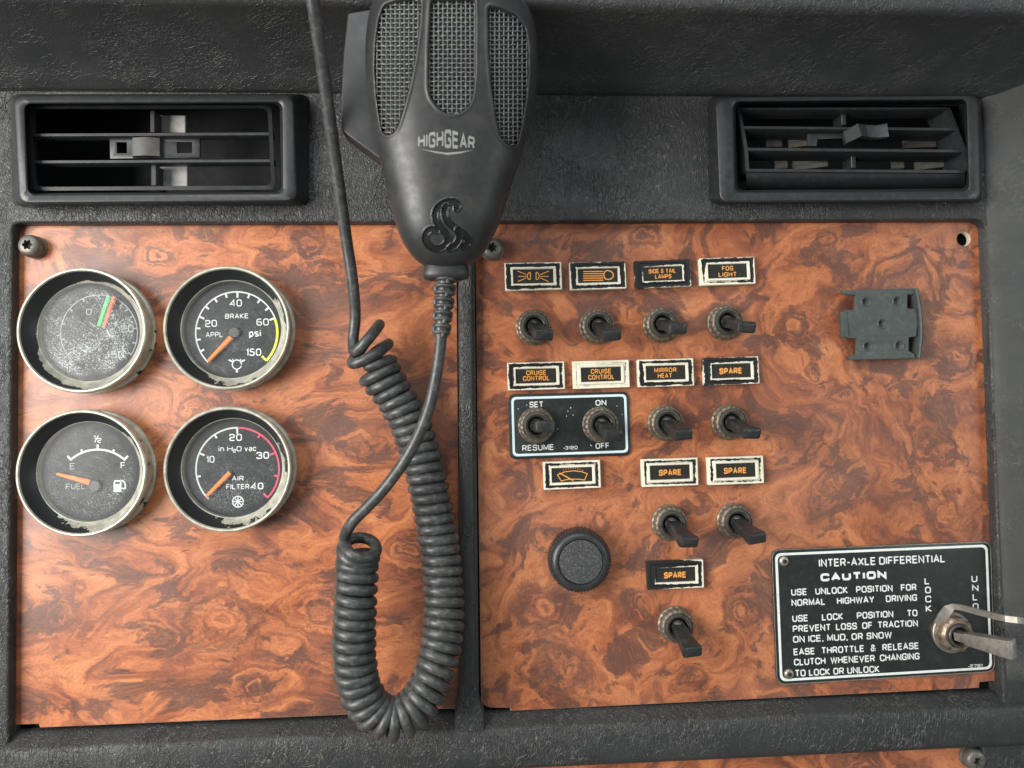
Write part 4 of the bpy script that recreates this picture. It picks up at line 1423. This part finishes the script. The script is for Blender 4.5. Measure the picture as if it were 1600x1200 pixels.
# ------------------------------------------------------------------ toggle switches
G_T = 'toggle switches on the right wood panel'


def flute(r, z, a):
    return r * (1 - .045 * abs(math.cos(9 * a)) ** 3) if r > 6.9 and z > 1.2 else r


nut_mesh = mesh(*lathe([(7.9, 0), (7.9, 1.0), (7.45, 1.5), (7.45, 3.8), (7.0, 4.6), (6.3, 4.95), (6.2, 4.6), (5.95, 4.9), (5.75, 4.9), (5.6, 4.6)], 144, flute), smooth=28)
bush_mesh = mesh(*lathe([(5.7, 0), (5.7, 5.6), (5.45, 6.0), (4.9, 6.1), (4.6, 5.6), (4.45, 5.8), (4.1, 5.6), (3.9, 1.0), (.01, 1.0)], 56), smooth=28)


def sq(hx, hy, z, r_, dx=0, dy=0):
    return [(x + dx, y + dy, z) for x, y in rounded([(-hx, -hy), (hx, -hy), (hx, hy), (-hx, hy)], r_, 4)]


LEN = 17.0
lever_mesh = mesh(*rings([sq(2.6, 2.3, -2.5, .6), sq(2.7, 2.3, 0, .6), sq(2.9, 2.1, 5.0, .6), sq(3.2, 1.8, 9.5, .6), sq(3.7, 1.95, 13.0, .6), sq(4.1, 2.4, 15.4, 1.1), sq(4.1, 2.45, 16.3, 1.1), sq(3.95, 2.25, 16.8, 1.1), sq(3.5, 1.8, 17.1, 1.0), sq(1.6, .8, 17.25, .3)], True, True, True), smooth=35)
collar_mesh = mesh(*capped(lathe([(3.0, 2.0), (3.0, 4.2), (2.4, 5.4), (1.4, 6.0)], 32), 32, False, True), smooth=50)


def aim(o, d, ref=(1, 0, 0)):
    z = Vector(d).normalized()
    x = Vector(ref)
    x = (x - z * x.dot(z)).normalized()
    y = z.cross(x)
    o.rotation_euler = Matrix((x, y, z)).transposed().to_euler()


def make_toggle():
    r_ = thing('toggle_switch', '', 'toggle switch', (0, 0, 0), 0, G_T)
    obj('ring_nut', nut_mesh, MT['nut'], r_)
    obj('bushing', bush_mesh, MT['bush'], r_)
    obj('ball', collar_mesh, MT['bush'], r_)
    obj('lever', lever_mesh, MT['lever'], r_)
    return r_


TG = [((834.5, 510.5), (850, 524), 0, 'toggle switch under the side-light symbol lamp, first in the top row', 20),
      ((934, 509.5), (956.7, 525), 0, 'toggle switch under the headlight beam lamp', 20),
      ((1034, 507), (1060, 513.5), 0, 'toggle switch under the side and tail lamps indicator', 21),
      ((1135, 503.5), (1167.7, 511.5), 0, 'toggle switch under the fog light lamp, end of the top row', 22),
      ((838.4, 665), (852.5, 666.5), 1.0, 'toggle switch between SET and RESUME, its lever straight out', 20),
      ((939.3, 663.5), (958.8, 682), 1.0, 'toggle switch between ON and OFF, its lever tilted down', 20),
      ((1041.5, 661), (1067.6, 680), 0, 'toggle switch under the mirror heat lamp', 21),
      ((1141.5, 660), (1175.5, 677.6), 0, 'toggle switch under the spare lamp of the second row', 21),
      ((1048, 818), (1077.5, 848), 0, 'toggle switch under the left lamp of the spare pair', 21),
      ((1150, 815), (1183.5, 842), 0, 'toggle switch under the right lamp of the spare pair', 21),
      ((1058, 978), (1082.7, 1020), 0, 'lowest toggle switch, alone under the mostly black spare lamp', 20)]
proto = make_toggle()
for i, (c, t, base, lab, wt) in enumerate(TG):
    o = proto if i == 0 else copy_tree(proto)
    p = at(*c, 3.0 + base)
    place(o, (p[0], p[1], base), random.uniform(-.1, .1), lab)
    tip = loc(o, at(*t, wt))
    piv = Vector((0, 0, 3.2))
    for k in o.children:
        if k.name.startswith('lever'):
            d = Vector(tip) - piv
            k.location = piv * S
            aim(k, d)
            k.scale = (1, 1, d.length / LEN)
            k.rotation_euler.rotate_axis('Z', 0)
        if k.name.startswith('ring_nut'):
            k.rotation_euler = (0, 0, random.uniform(0, .4))

# big locking toggle on the caution plate, with its bent wire-strip guard
D_ = z2(1420, 880, .15)
tc = at(*D_([(500, 745)])[0], 5)
dt = thing('toggle_switch', 'large metal locking toggle with bent guard strip, on the caution plate', 'toggle switch', (tc[0], tc[1], 1.1), 0, G_T)
obj('washer', mesh(*capped(lathe([(9.0, 0), (9.0, .9), (8.6, 1.2), (6, 1.2)], 64), 64)), MT['steel'], dt)
obj('ring_nut', mesh(*lathe([(7.7, 1.2), (7.7, 3.4), (7.3, 4.6), (6.3, 5.4), (5.4, 5.4), (5.2, 4.8)], 96, lambda r, z, a: r * (1 + .035 * math.cos(10 * a)) if r > 6.5 else r), smooth=28), MT['brass'], dt)
obj('bushing', mesh(*lathe([(5.2, 1), (5.2, 6.2), (4.9, 6.6), (4.2, 6.6), (3.6, 5.8), (3.4, 2.0), (.01, 2.0)], 48), smooth=28), MT['bush'], dt)
ball = obj('ball', mesh(*capped(lathe([(2.6, 2), (2.6, 6.5), (2.2, 8.2), (1.4, 9.0)], 32), 32, False, True), smooth=50), MT['bush'], dt)
p0 = Vector(loc(dt, at(*D_([(520, 760)])[0], 8)))
p1 = Vector(loc(dt, at(*D_([(1095, 900)])[0], 29)))
dl_ = (p1 - p0)
lm = mesh(*rings([sq(1.8, 1.8, -1, .5), sq(2.0, 2.0, 3.0, .5), sq(2.3, 2.6, 4.0, .4), sq(2.5, 3.2, dl_.length * .6, .4), sq(2.5, 3.9, dl_.length * .94, .5), sq(2.4, 3.9, dl_.length - .3, .5), sq(2.0, 3.4, dl_.length, .4)], True, True, True), smooth=35)
lv = obj('lever', lm, MT['steel'], dt, tuple(p0))
aim(lv, dl_, (0, 0, 1))
# guard: a strip rising from the washer over the lever towards the right
gp = [((300, 640), 2.2), ((345, 560), 2.6), ((410, 480), 3.6), ((470, 450), 5.5), ((560, 462), 9), ((660, 490), 14), ((800, 528), 20), ((900, 552), 25), ((1010, 575), 29), ((1130, 590), 32), ((1260, 600), 34), ((1400, 606), 35)]
rows = []
for (q_, w) in gp:
    c = Vector(loc(dt, at(*D_([q_])[0], w)))
    rows.append(c)
R_ = []
for i, c in enumerate(rows):
    t_ = (rows[min(i + 1, len(rows) - 1)] - rows[max(i - 1, 0)]).normalized()
    y_ = Vector((0, 1, 0))
    y_ = (y_ - t_ * y_.dot(t_)).normalized()
    n_ = t_.cross(y_)
    hw, th = (2.0 if i < 3 else 1.25), .65
    R_.append([tuple(c + y_ * hw + n_ * th), tuple(c + y_ * hw - n_ * th), tuple(c - y_ * hw - n_ * th), tuple(c - y_ * hw + n_ * th)])
obj('lever_guard', mesh(*rings(R_, True, True, True), smooth=20), MT['steel'], dt)

# ------------------------------------------------------------------ dimmer knob
kp = at(907, 877, 9)
kn = thing('dimmer_knob', 'round black knurled dimmer knob with flat dusty cap', 'knob', (kp[0], kp[1], 0.0))


def knurl(r, z, a):
    return r * (1 + .018 * (1 if math.sin(60 * a) > 0 else -1)) if 0.5 < z < 8.6 and r > 12.5 else r


obj('knob_body', mesh(*lathe([(12.6, 0), (13.1, .8), (13.3, 7.0), (13.1, 8.4), (12.75, 8.9), (12.3, 9.8), (11.5, 10.5), (10.5, 10.95), (9.8, 10.9), (9.45, 10.4), (9.4, 9.6)], 360, knurl), smooth=30), MT['plastic'], kn)
obj('knob_cap', mesh(*capped(lathe([(9.3, 9.6), (9.25, 10.35), (9.0, 10.6), (5, 10.72), (.3, 10.75)], 72), 72, False, True), smooth=40), MT['knobcap'], kn)

# ------------------------------------------------------------------ accessory bracket
bk = thing('mounting_bracket', 'grey-green plastic mounting bracket with five screw holes and notched sides', 'bracket', at(1378, 506, 0))
E_ = z2(1280, 400, .2)
WB = 6.0


def bpx(pts, w=WB):
    return [loc(bk, at(x, y, w))[:2] for x, y in E_(pts)]


bo = [(120, 268), (760, 252), (775, 300), (690, 300), (688, 410), (760, 412), (775, 520), (760, 628), (700, 636), (700, 742), (745, 765), (752, 800), (235, 812), (215, 785), (292, 768), (296, 645), (225, 640), (180, 632), (170, 440), (200, 422), (282, 420), (284, 305), (190, 300)]
bo[0] = (180, 268)
hl = [circle(loc(bk, at(*E_([(x, y)])[0], WB))[:2], 1.5, 20) for x, y in ((365, 358), (610, 352), (492, 528), (380, 705), (625, 700))]
obj('bracket_plate', mesh(*plate([bpx(bo)] + hl, WB - 1.8, WB, .25, 1)), MT['bracket'], bk)
for x, y in ((365, 358), (610, 352), (492, 528), (380, 705), (625, 700)):
    p = loc(bk, at(*E_([(x, y)])[0], WB))
    obj('screw_seat', mesh(*lathe([(2.35, WB + .05), (2.1, WB + .32), (1.85, WB + .2), (1.0, WB - 1.2), (.9, WB - 1.7), (.01, WB - 1.7)], 28, c=(p[0], p[1], 0)), smooth=30), MT['bracket'], bk)
# curved lip along the right edge and the feet it stands on
rows = []
for k in range(13):
    t = k / 12
    x = 762 + 30 * math.sin(PI * t) * .9 + 22 * t
    y = 255 + 540 * t
    c = loc(bk, at(*E_([(x, y)])[0], WB + 1))
    rows.append([(c[0] - .7, c[1], WB - 5.8), (c[0] - .7, c[1], WB + 1.0), (c[0], c[1], WB + 1.4), (c[0] + .8, c[1], WB + .9), (c[0] + .9, c[1], WB - 5.8)])
obj('lip', mesh(*rings(rows, True, True, True), smooth=40), MT['bracket'], bk)
mb = MB()
for x, y in ((200, 530), (480, 380), (480, 680)):
    c = loc(bk, at(*E_([(x, y)])[0], 2))
    mb.add(box((c[0], c[1], 2.2), (3.5, 9, 4.2), .3, 1))
obj('feet', mb.get(30), MT['bracket'], bk)
rows = []
for k in range(7):
    t = k / 6
    c = loc(bk, at(*E_([(205 + 14 * t, 435 + 195 * t)])[0], WB + .3))
    rows.append([(c[0] - .5, c[1], WB - .2), (c[0] - .4, c[1], WB + .6), (c[0] + .4, c[1], WB + .6), (c[0] + .5, c[1], WB - .2)])
obj('catch_rib', mesh(*rings(rows, True, True, True), smooth=40), MT['bracket'], bk)

# ------------------------------------------------------------------ microphone
mic = thing('microphone', 'black hand-held radio microphone with mesh grille windows and coiled cord, hanging over the dash', 'microphone', at(700, 425, 50))
YT = np.array([-26, -18, -10, 0, 20, 40, 60, 80, 100, 120, 140, 160, 180, 200, 220, 260, 300, 340, 364, 380, 395, 406, 414, 420, 423], float)
XL = np.array([650, 618, 602, 590, 578, 574, 572, 571, 571, 572, 573.5, 576, 579.5, 583.5, 587, 596, 606, 615.5, 623, 630, 640, 650, 661, 676, 690], float)
XR = np.array([752, 790, 803, 814, 829, 835.5, 839, 841, 842, 841.5, 840, 837, 833, 828, 822, 809, 796, 784, 774, 766, 757, 747, 735, 718, 704], float)


def wmid(y):                    # height of the widest line of the body
    return 60.0 - (np.asarray(y) / 420.0) * 14.0


def tfront(y):
    y = np.asarray(y, float)
    t = 15.0 - 2.5 * np.clip(y / 420, 0, 1)
    e = np.clip((y - 340) / 84.0, 0, 1)
    t = t * np.sqrt(np.clip(1 - e ** 2.4, 0.02, 1))
    e2 = np.clip((30 - y) / 58.0, 0, 1)
    return t * np.sqrt(np.clip(1 - e2 ** 2.2, .02, 1))


yy = np.concatenate([np.linspace(-26, 20, 40), np.linspace(21.5, 290, 220), np.linspace(291, 423, 132)])
kern = np.array([1, 2, 3, 2, 1.]) / 9


def smooth1(a):
    b = np.concatenate([[a[0]] * 2, a, [a[-1]] * 2])
    return np.convolve(b, kern, 'valid')


xl, xr = np.interp(yy, YT, XL), np.interp(yy, YT, XR)
for _ in range(6):
    xl, xr = smooth1(xl), smooth1(xr)
UL = np.array([at(x, y, float(wmid(y))) for x, y in zip(xl, yy)])
UR = np.array([at(x, y, float(wmid(y))) for x, y in zip(xr, yy)])
VV = (UL[:, 1] + UR[:, 1]) / 2
UC, UH = (UL[:, 0] + UR[:, 0]) / 2, (UR[:, 0] - UL[:, 0]) / 2


def mic_front(u, v):
    """front surface height over (u, v)"""
    vr = VV[::-1]
    y = np.interp(v, vr, yy[::-1])
    c, h = np.interp(v, vr, UC[::-1]), np.interp(v, vr, UH[::-1])
    s_ = np.clip(np.abs((u - c) / np.maximum(h, .1)), 0, 1)
    return wmid(y) + tfront(y) * (1 - s_ ** 2.7) ** .55


def on_front(x, y, lift=0.0):
    w = 68.0
    for _ in range(9):
        u, v, _w = at(x, y, w)
        w = float(mic_front(u, v)) + lift
    return at(x, y, w)


def seg_dist(PX, PY, poly, closed=True):
    d = np.full(PX.shape, 1e9)
    n = len(poly)
    for i in range(n if closed else n - 1):
        (x0, y0), (x1, y1) = poly[i], poly[(i + 1) % n]
        dx, dy = x1 - x0, y1 - y0
        t = np.clip(((PX - x0) * dx + (PY - y0) * dy) / (dx * dx + dy * dy + 1e-9), 0, 1)
        d = np.minimum(d, np.hypot(PX - x0 - t * dx, PY - y0 - t * dy))
    return d


def inside(PX, PY, poly):
    ins = np.zeros(PX.shape, bool)
    n = len(poly)
    for i in range(n):
        (x0, y0), (x1, y1) = poly[i], poly[(i + 1) % n]
        c = ((y0 > PY) != (y1 > PY)) & (PX < (x1 - x0) * (PY - y0) / (y1 - y0 + 1e-12) + x0)
        ins ^= c
    return ins


def sdf(PX, PY, poly):
    d = seg_dist(PX, PY, poly)
    return np.where(inside(PX, PY, poly), -d, d)


H_ = z2(500, 0, .3834)
WIN = [H_(rounded([(262, 22), (305, 6), (400, -6), (409, 10), (402, 120), (385, 240), (362, 350), (338, 440), (318, 505), (300, 538), (275, 548), (255, 540), (243, 480), (230, 380), (224, 270), (228, 170), (240, 80)], 12, 3)),
       H_(rounded([(455, 2), (630, -2), (632, 100), (630, 300), (622, 390), (605, 430), (570, 458), (530, 463), (490, 445), (455, 400), (445, 360), (446, 200)], 14, 3)),
       H_(rounded([(688, 28), (740, 38), (800, 65), (835, 110), (848, 190), (848, 290), (838, 400), (822, 500), (805, 580), (795, 597), (765, 585), (735, 550), (718, 470), (700, 330), (690, 200)], 12, 3))]
EMB0 = [H_([(558, 850), (562, 838), (545, 822), (510, 826), (482, 845), (470, 870), (474, 900), (494, 930), (515, 955), (521, 982), (505, 1005), (475, 1014), (445, 1000), (430, 975), (436, 948), (455, 936), (478, 940)]),
       H_([(515, 842), (508, 868), (518, 900), (545, 925), (566, 948), (568, 975), (552, 1000), (530, 1012)]),
       H_([(562, 938), (590, 955), (604, 975), (600, 995), (585, 1004)])]
def soft(poly, n=6):
    P_ = [np.array(p, float) for p in poly]
    out = []
    for i in range(len(P_) - 1):
        p0, p1, p2, p3 = P_[max(i - 1, 0)], P_[i], P_[i + 1], P_[min(i + 2, len(P_) - 1)]
        for k in range(n):
            t = k / n
            out.append(tuple(.5 * ((2 * p1) + (-p0 + p2) * t + (2 * p0 - 5 * p1 + 4 * p2 - p3) * t * t + (-p0 + 3 * p1 - 3 * p2 + p3) * t ** 3)))
    return out + [tuple(P_[-1])]


EMB = [soft(q_) for q_ in EMB0]
NS = 300
sv = np.linspace(-1, 1, NS + 1)
sv = np.sign(sv) * (1 - (1 - np.abs(sv)) ** 1.25)
Ug = UC[:, None] + UH[:, None] * sv[None, :]
Vg = np.repeat(VV[:, None], NS + 1, 1)
Wg = wmid(yy)[:, None] + tfront(yy)[:, None] * (1 - np.abs(sv[None, :]) ** 2.7) ** .55
PX, PY = proj(Ug, Vg, Wg)
rec = np.zeros_like(Wg)
for poly in WIN:
    d = sdf(PX, PY, poly)
    t = np.clip((2.0 - d) / 4.0, 0, 1)
    rec = np.maximum(rec, t * t * (3 - 2 * t))
    # slightly raised lip round each window
    Wg = Wg + .22 * np.exp(-((d - 4.0) / 2.2) ** 2)
Wg = Wg - 2.7 * rec
embd = np.full(Wg.shape, 1e9)
for poly in EMB:
    embd = np.minimum(embd, seg_dist(PX, PY, poly, False))
    d = seg_dist(PX, PY, poly, False)
    t = np.clip((5.4 - d) / 1.8, 0, 1)
    Wg = Wg + .34 * np.exp(-((d - 5.2) / 1.1) ** 2) - .45 * t * t * (3 - 2 * t)
# back half, plain rounded
NBK = 24
sb = np.cos(np.linspace(0, PI, NBK + 1))[1:-1]
Ub = UC[:, None] + UH[:, None] * sb[None, :]
Wb = wmid(yy)[:, None] - .85 * tfront(yy)[:, None] * (1 - np.abs(sb[None, :]) ** 3) ** .5
rows = []
for j in range(len(yy)):
    rr_ = [loc(mic, (Ug[j, k], Vg[j, k], Wg[j, k])) for k in range(NS + 1)]
    rr_ += [loc(mic, (Ub[j, k], VV[j], Wb[j, k])) for k in range(NBK - 1)]
    rows.append(rr_)
bme = mesh(*rings(rows, True, True, True), smooth=60)
bme.materials.append(MT['mic'])
bme.materials.append(MT['hole'])
bme.materials.append(MT['emblem'])
nrow = NS + 1 + NBK - 1
for p in bme.polygons:
    if len(p.vertices) == 4:
        j, k = divmod(p.vertices[0], nrow)
        if k <= NS and rec[j, k] > .9:
            p.material_index = 1  # window floor blackened, recess shade as colour
        elif k <= NS and embd[j, k] < 6.0:
            p.material_index = 2
body = obj('mic_body', bme, None, mic)
# woven wire behind each window
STEP = 7.1
for poly in WIN:
    mb = MB()
    P_ = np.array(poly)
    x0, x1, y0, y1 = P_[:, 0].min(), P_[:, 0].max(), P_[:, 1].min(), P_[:, 1].max()
    for vert in (True, False):
        a0, a1, b0, b1 = (x0, x1, y0, y1) if vert else (y0, y1, x0, x1)
        n = int((a1 - a0) / STEP)
        for i in range(n + 1):
            a_ = a0 + (a1 - a0 - n * STEP) / 2 + i * STEP
            run = []
            for k in range(int((b1 - b0) / (STEP / 4)) + 2):
                b_ = b0 + k * STEP / 4
                X_, Y_ = (a_, b_) if vert else (b_, a_)
                if float(sdf(np.array([X_]), np.array([Y_]), poly)[0]) < 1.6:
                    ph = PI * ((b_ - (y0 if vert else x0)) / STEP) + (PI * i if vert else PI * (i + 1))
                    p = on_front(X_, Y_, -1.25)
                    run.append(loc(mic, (p[0], p[1], p[2] + .20 * math.sin(ph))))
                else:
                    if len(run) > 2:
                        mb.add(tube(run, .26, 6))
                    run = []
            if len(run) > 2:
                mb.add(tube(run, .26, 6))
    obj('grille', mb.get(60), MT['wire'], mic)
# maker's lettering: taller in the middle, wedge below
mb = MB()
K_ = z2(460, 0, .275)
wx0, wx1 = 703, 1025
st, tw = letters('HIGHGEAR', .20, gap=.16)
for fl, P in st:
    P = round_stroke(P, .16, 'c' in fl) if 'r' in fl else P
    V3 = []
    rb = ribbon([(x, y) for x, y in P], .20, 'c' in fl)
    for v in rb[0]:
        x = wx0 + (wx1 - wx0) * (v[0] / tw)
        m_ = 1 - abs((x - 864) / 161)
        base = 842 + 6 * m_ * 0
        top = 776 - 40 * max(0, min(1, m_ * 1.15))
        y = base + (top - base) * v[1] + (x - 864) * .03
        p = on_front(*K_([(x, y)])[0], .10 + nz() * .5)
        V3.append(loc(mic, p))
    mb.add((V3, rb[1]))
wed = [(712, 846), (800, 860), (870, 868), (940, 862), (1018, 852), (940, 872), (872, 880), (800, 868)]
V3 = [loc(mic, on_front(*K_([q_])[0], .12)) for q_ in wed]
mb.add((V3, [(0, 1, 7), (1, 2, 6, 7), (2, 3, 5, 6), (3, 4, 5)]))
obj('maker_lettering', mb.get(0), MT['silverprint'], mic)
# push-to-talk key on the left
kq = [(543, 20), (590, 12), (620, 120), (620, 262), (592, 247), (547, 214), (533, 202), (533, 150), (536, 90)]
WK = 49.0
kk = [loc(mic, at(x, y, WK))[:2] for x, y in kq]
obj('talk_key', mesh(*plate([rounded(kk, .8, 3)], WK - 10 - mic['mm'][2], WK - mic['mm'][2], .7, 3), smooth=40), MT['mic'], mic)
# collar and ribbed strain relief
rows = []
path = [(697, 418, 49), (697, 428, 49.2), (696, 440, 49), (693.5, 480, 47.5), (690, 520, 46), (689.5, 527, 45.8)]


def along(pth, t):
    f = t * (len(pth) - 1)
    i = min(int(f), len(pth) - 2)
    g = f - i
    return [pth[i][k] + (pth[i + 1][k] - pth[i][k]) * g for k in range(3)]


c = loc(mic, at(697, 428, 46))
R_ = []
for (dy, a_, b_) in ((4, 8.0, 4.2), (.6, 8.8, 4.8), (-.6, 8.8, 4.8), (-1.8, 8.2, 4.4), (-2.4, 6.0, 3.6)):
    R_.append([(c[0] + a_ * math.cos(k * PI / 16), c[1] + dy, c[2] + b_ * math.sin(k * PI / 16)) for k in range(32)])
obj('cord_collar', mesh(*rings(R_, True, True, True), smooth=50), MT['mic'], mic)
top, bot = Vector(loc(mic, at(696.5, 434, 46.5))), Vector(loc(mic, at(689, 527, 45.5)))
mb = MB()
NR = 9
for i in range(NR):
    t0_, t1_ = i / NR, (i + .62) / NR
    r0 = 4.3 - 1.0 * t0_
    mb.add(tube([tuple(top + (bot - top) * t) for t in (t0_, t0_ + .02, (t0_ + t1_) / 2, t1_ - .02, t1_)], [r0 * .9, r0, r0 * 1.02, r0 * .98, r0 * .88], 24))
    # bridging lugs, alternating front and sides
    a_ = (0, 1, 0, 1)[i % 4] * PI / 2 + PI / 4 + .5
    for s2 in (0, PI):
        q_ = Vector((math.cos(a_ + s2), 0, math.sin(a_ + s2))) * (r0 * .82)
        m0, m1 = top + (bot - top) * (t1_ - .02) + q_, top + (bot - top) * ((i + 1.03) / NR) + q_
        mb.add(tube([tuple(m0), tuple(m1)], .8, 8))
mb.add(tube([tuple(top), tuple(top + (bot - top) * .5), tuple(bot)], [3.0, 2.8, 2.5], 20))
obj('strain_relief', mb.get(50), MT['rubber'], mic)

# the cord: one continuous cable, helical through the coil
def spline(pts, n):
    P = np.array([at(*p) for p in pts])
    d = np.concatenate([[0], np.cumsum(np.linalg.norm(np.diff(P, axis=0), axis=1))])
    # Catmull-Rom through the points, sampled evenly
    out = []
    for k in range(n):
        s_ = d[-1] * k / (n - 1)
        i = int(np.clip(np.searchsorted(d, s_) - 1, 0, len(P) - 2))
        t = (s_ - d[i]) / (d[i + 1] - d[i])
        p0, p1, p2, p3 = P[max(i - 1, 0)], P[i], P[i + 1], P[min(i + 2, len(P) - 1)]
        out.append(.5 * ((2 * p1) + (-p0 + p2) * t + (2 * p0 - 5 * p1 + 4 * p2 - p3) * t * t + (-p0 + 3 * p1 - 3 * p2 + p3) * t ** 3))
    return np.array(out), d[-1]


lead = [(689.5, 520, 46), (687, 550, 45), (681, 590, 44), (671, 635, 43), (654, 680, 42), (631, 722, 40.5), (600, 764, 39), (572, 794, 37.5), (549, 818, 36)]
axis = [(563, 850, 31), (558.5, 876, 27.8), (556, 930, 28), (553.5, 980, 28), (554, 1030, 27.5), (562, 1075, 26.5), (583, 1110, 25.5), (615, 1124, 25), (648, 1106, 24), (672, 1068, 22.5), (687, 1020, 20),
        (693, 970, 17), (692, 915, 14.5), (688, 865, 13.5), (680, 815, 13), (670, 765, 13), (658, 715, 13), (643, 668, 13.5), (625, 632, 14.5), (605, 602, 15.5), (591, 580, 16), (581, 560, 16.5)]
tail = [(583, 553, 9.5), (607, 537, 15), (584, 555, 25.0), (551, 568, 22.5), (567, 541, 13.5), (593, 507, 18), (576, 529, 26.5), (555, 549, 24.5), (552, 530, 21.5), (555, 492, 22.5), (551, 440, 27), (542, 380, 31), (532, 310, 38), (521, 230, 47), (509, 140, 58), (498, 60, 68), (490, 5, 75), (482, -50, 80)]
AX, AL = spline(axis, 1500)
PITCH = 4.25
RH = 6.35
nturn = AL / PITCH
tan = np.gradient(AX, axis=0)
tan /= np.linalg.norm(tan, axis=1)[:, None]
hel = []
sl_ = AL * np.arange(len(AX)) / (len(AX) - 1)
pitch = PITCH + 0.0 * sl_
PHS = -PI / 2 + 2 * PI * np.concatenate([[0], np.cumsum((AL / (len(AX) - 1)) / pitch)[:-1]])
# even spacing along arclength
for k in range(len(AX)):
    t = k / (len(AX) - 1)
    ph = PHS[k]
    n1 = np.array([0, 0, 1.0]) - tan[k] * tan[k][2]
    n1 /= np.linalg.norm(n1)
    n2 = np.cross(tan[k], n1)
    rr_ = RH * (1 + .018 * math.sin(ph * .37) + .015 * math.sin(ph * .113 + 1))
    jog = .22 * math.sin(ph * .21) + .16 * math.sin(ph * .57 + 2)
    if t > .93:
        rr_ *= 1 + .17 * (t - .93) / .07
    hel.append(AX[k] + rr_ * (math.cos(ph) * n1 - math.sin(ph) * n2) + jog * tan[k] * .35)
# stop the helix where it is at the left (so the tail can leave upwards)
kend = len(hel) - 1
while kend > len(hel) - 120:
    if abs(PHS[kend] % (2 * PI) - PI / 2) < .12:
        break
    kend -= 1
hel = hel[:kend + 1]


def pts3(pts):
    return [np.array(at(*p)) for p in pts]


ctrl = pts3(lead)
full = []


def catmull(P, per):
    out = []
    for i in range(len(P) - 1):
        p0, p1, p2, p3 = P[max(i - 1, 0)], P[i], P[i + 1], P[min(i + 2, len(P) - 1)]
        for k in range(per):
            t = k / per
            out.append(.5 * ((2 * p1) + (-p0 + p2) * t + (2 * p0 - 5 * p1 + 4 * p2 - p3) * t * t + (-p0 + 3 * p1 - 3 * p2 + p3) * t ** 3))
    out.append(P[-1])
    return out


full = catmull(pts3(lead) + [hel[0], hel[6], hel[12]], 8)[:-9] + hel[7:-7] + catmull([hel[-13], hel[-7]] + pts3(tail), 8)[8:]
rad = [2.22 if i < len(full) - 70 else 2.22 + .13 * min(1, (i - len(full) + 70) / 30) for i in range(len(full))]
obj('coiled_cord', mesh(*tube([loc(mic, tuple(p)) for p in full], rad, 14), smooth=60), MT['rubber'], mic)
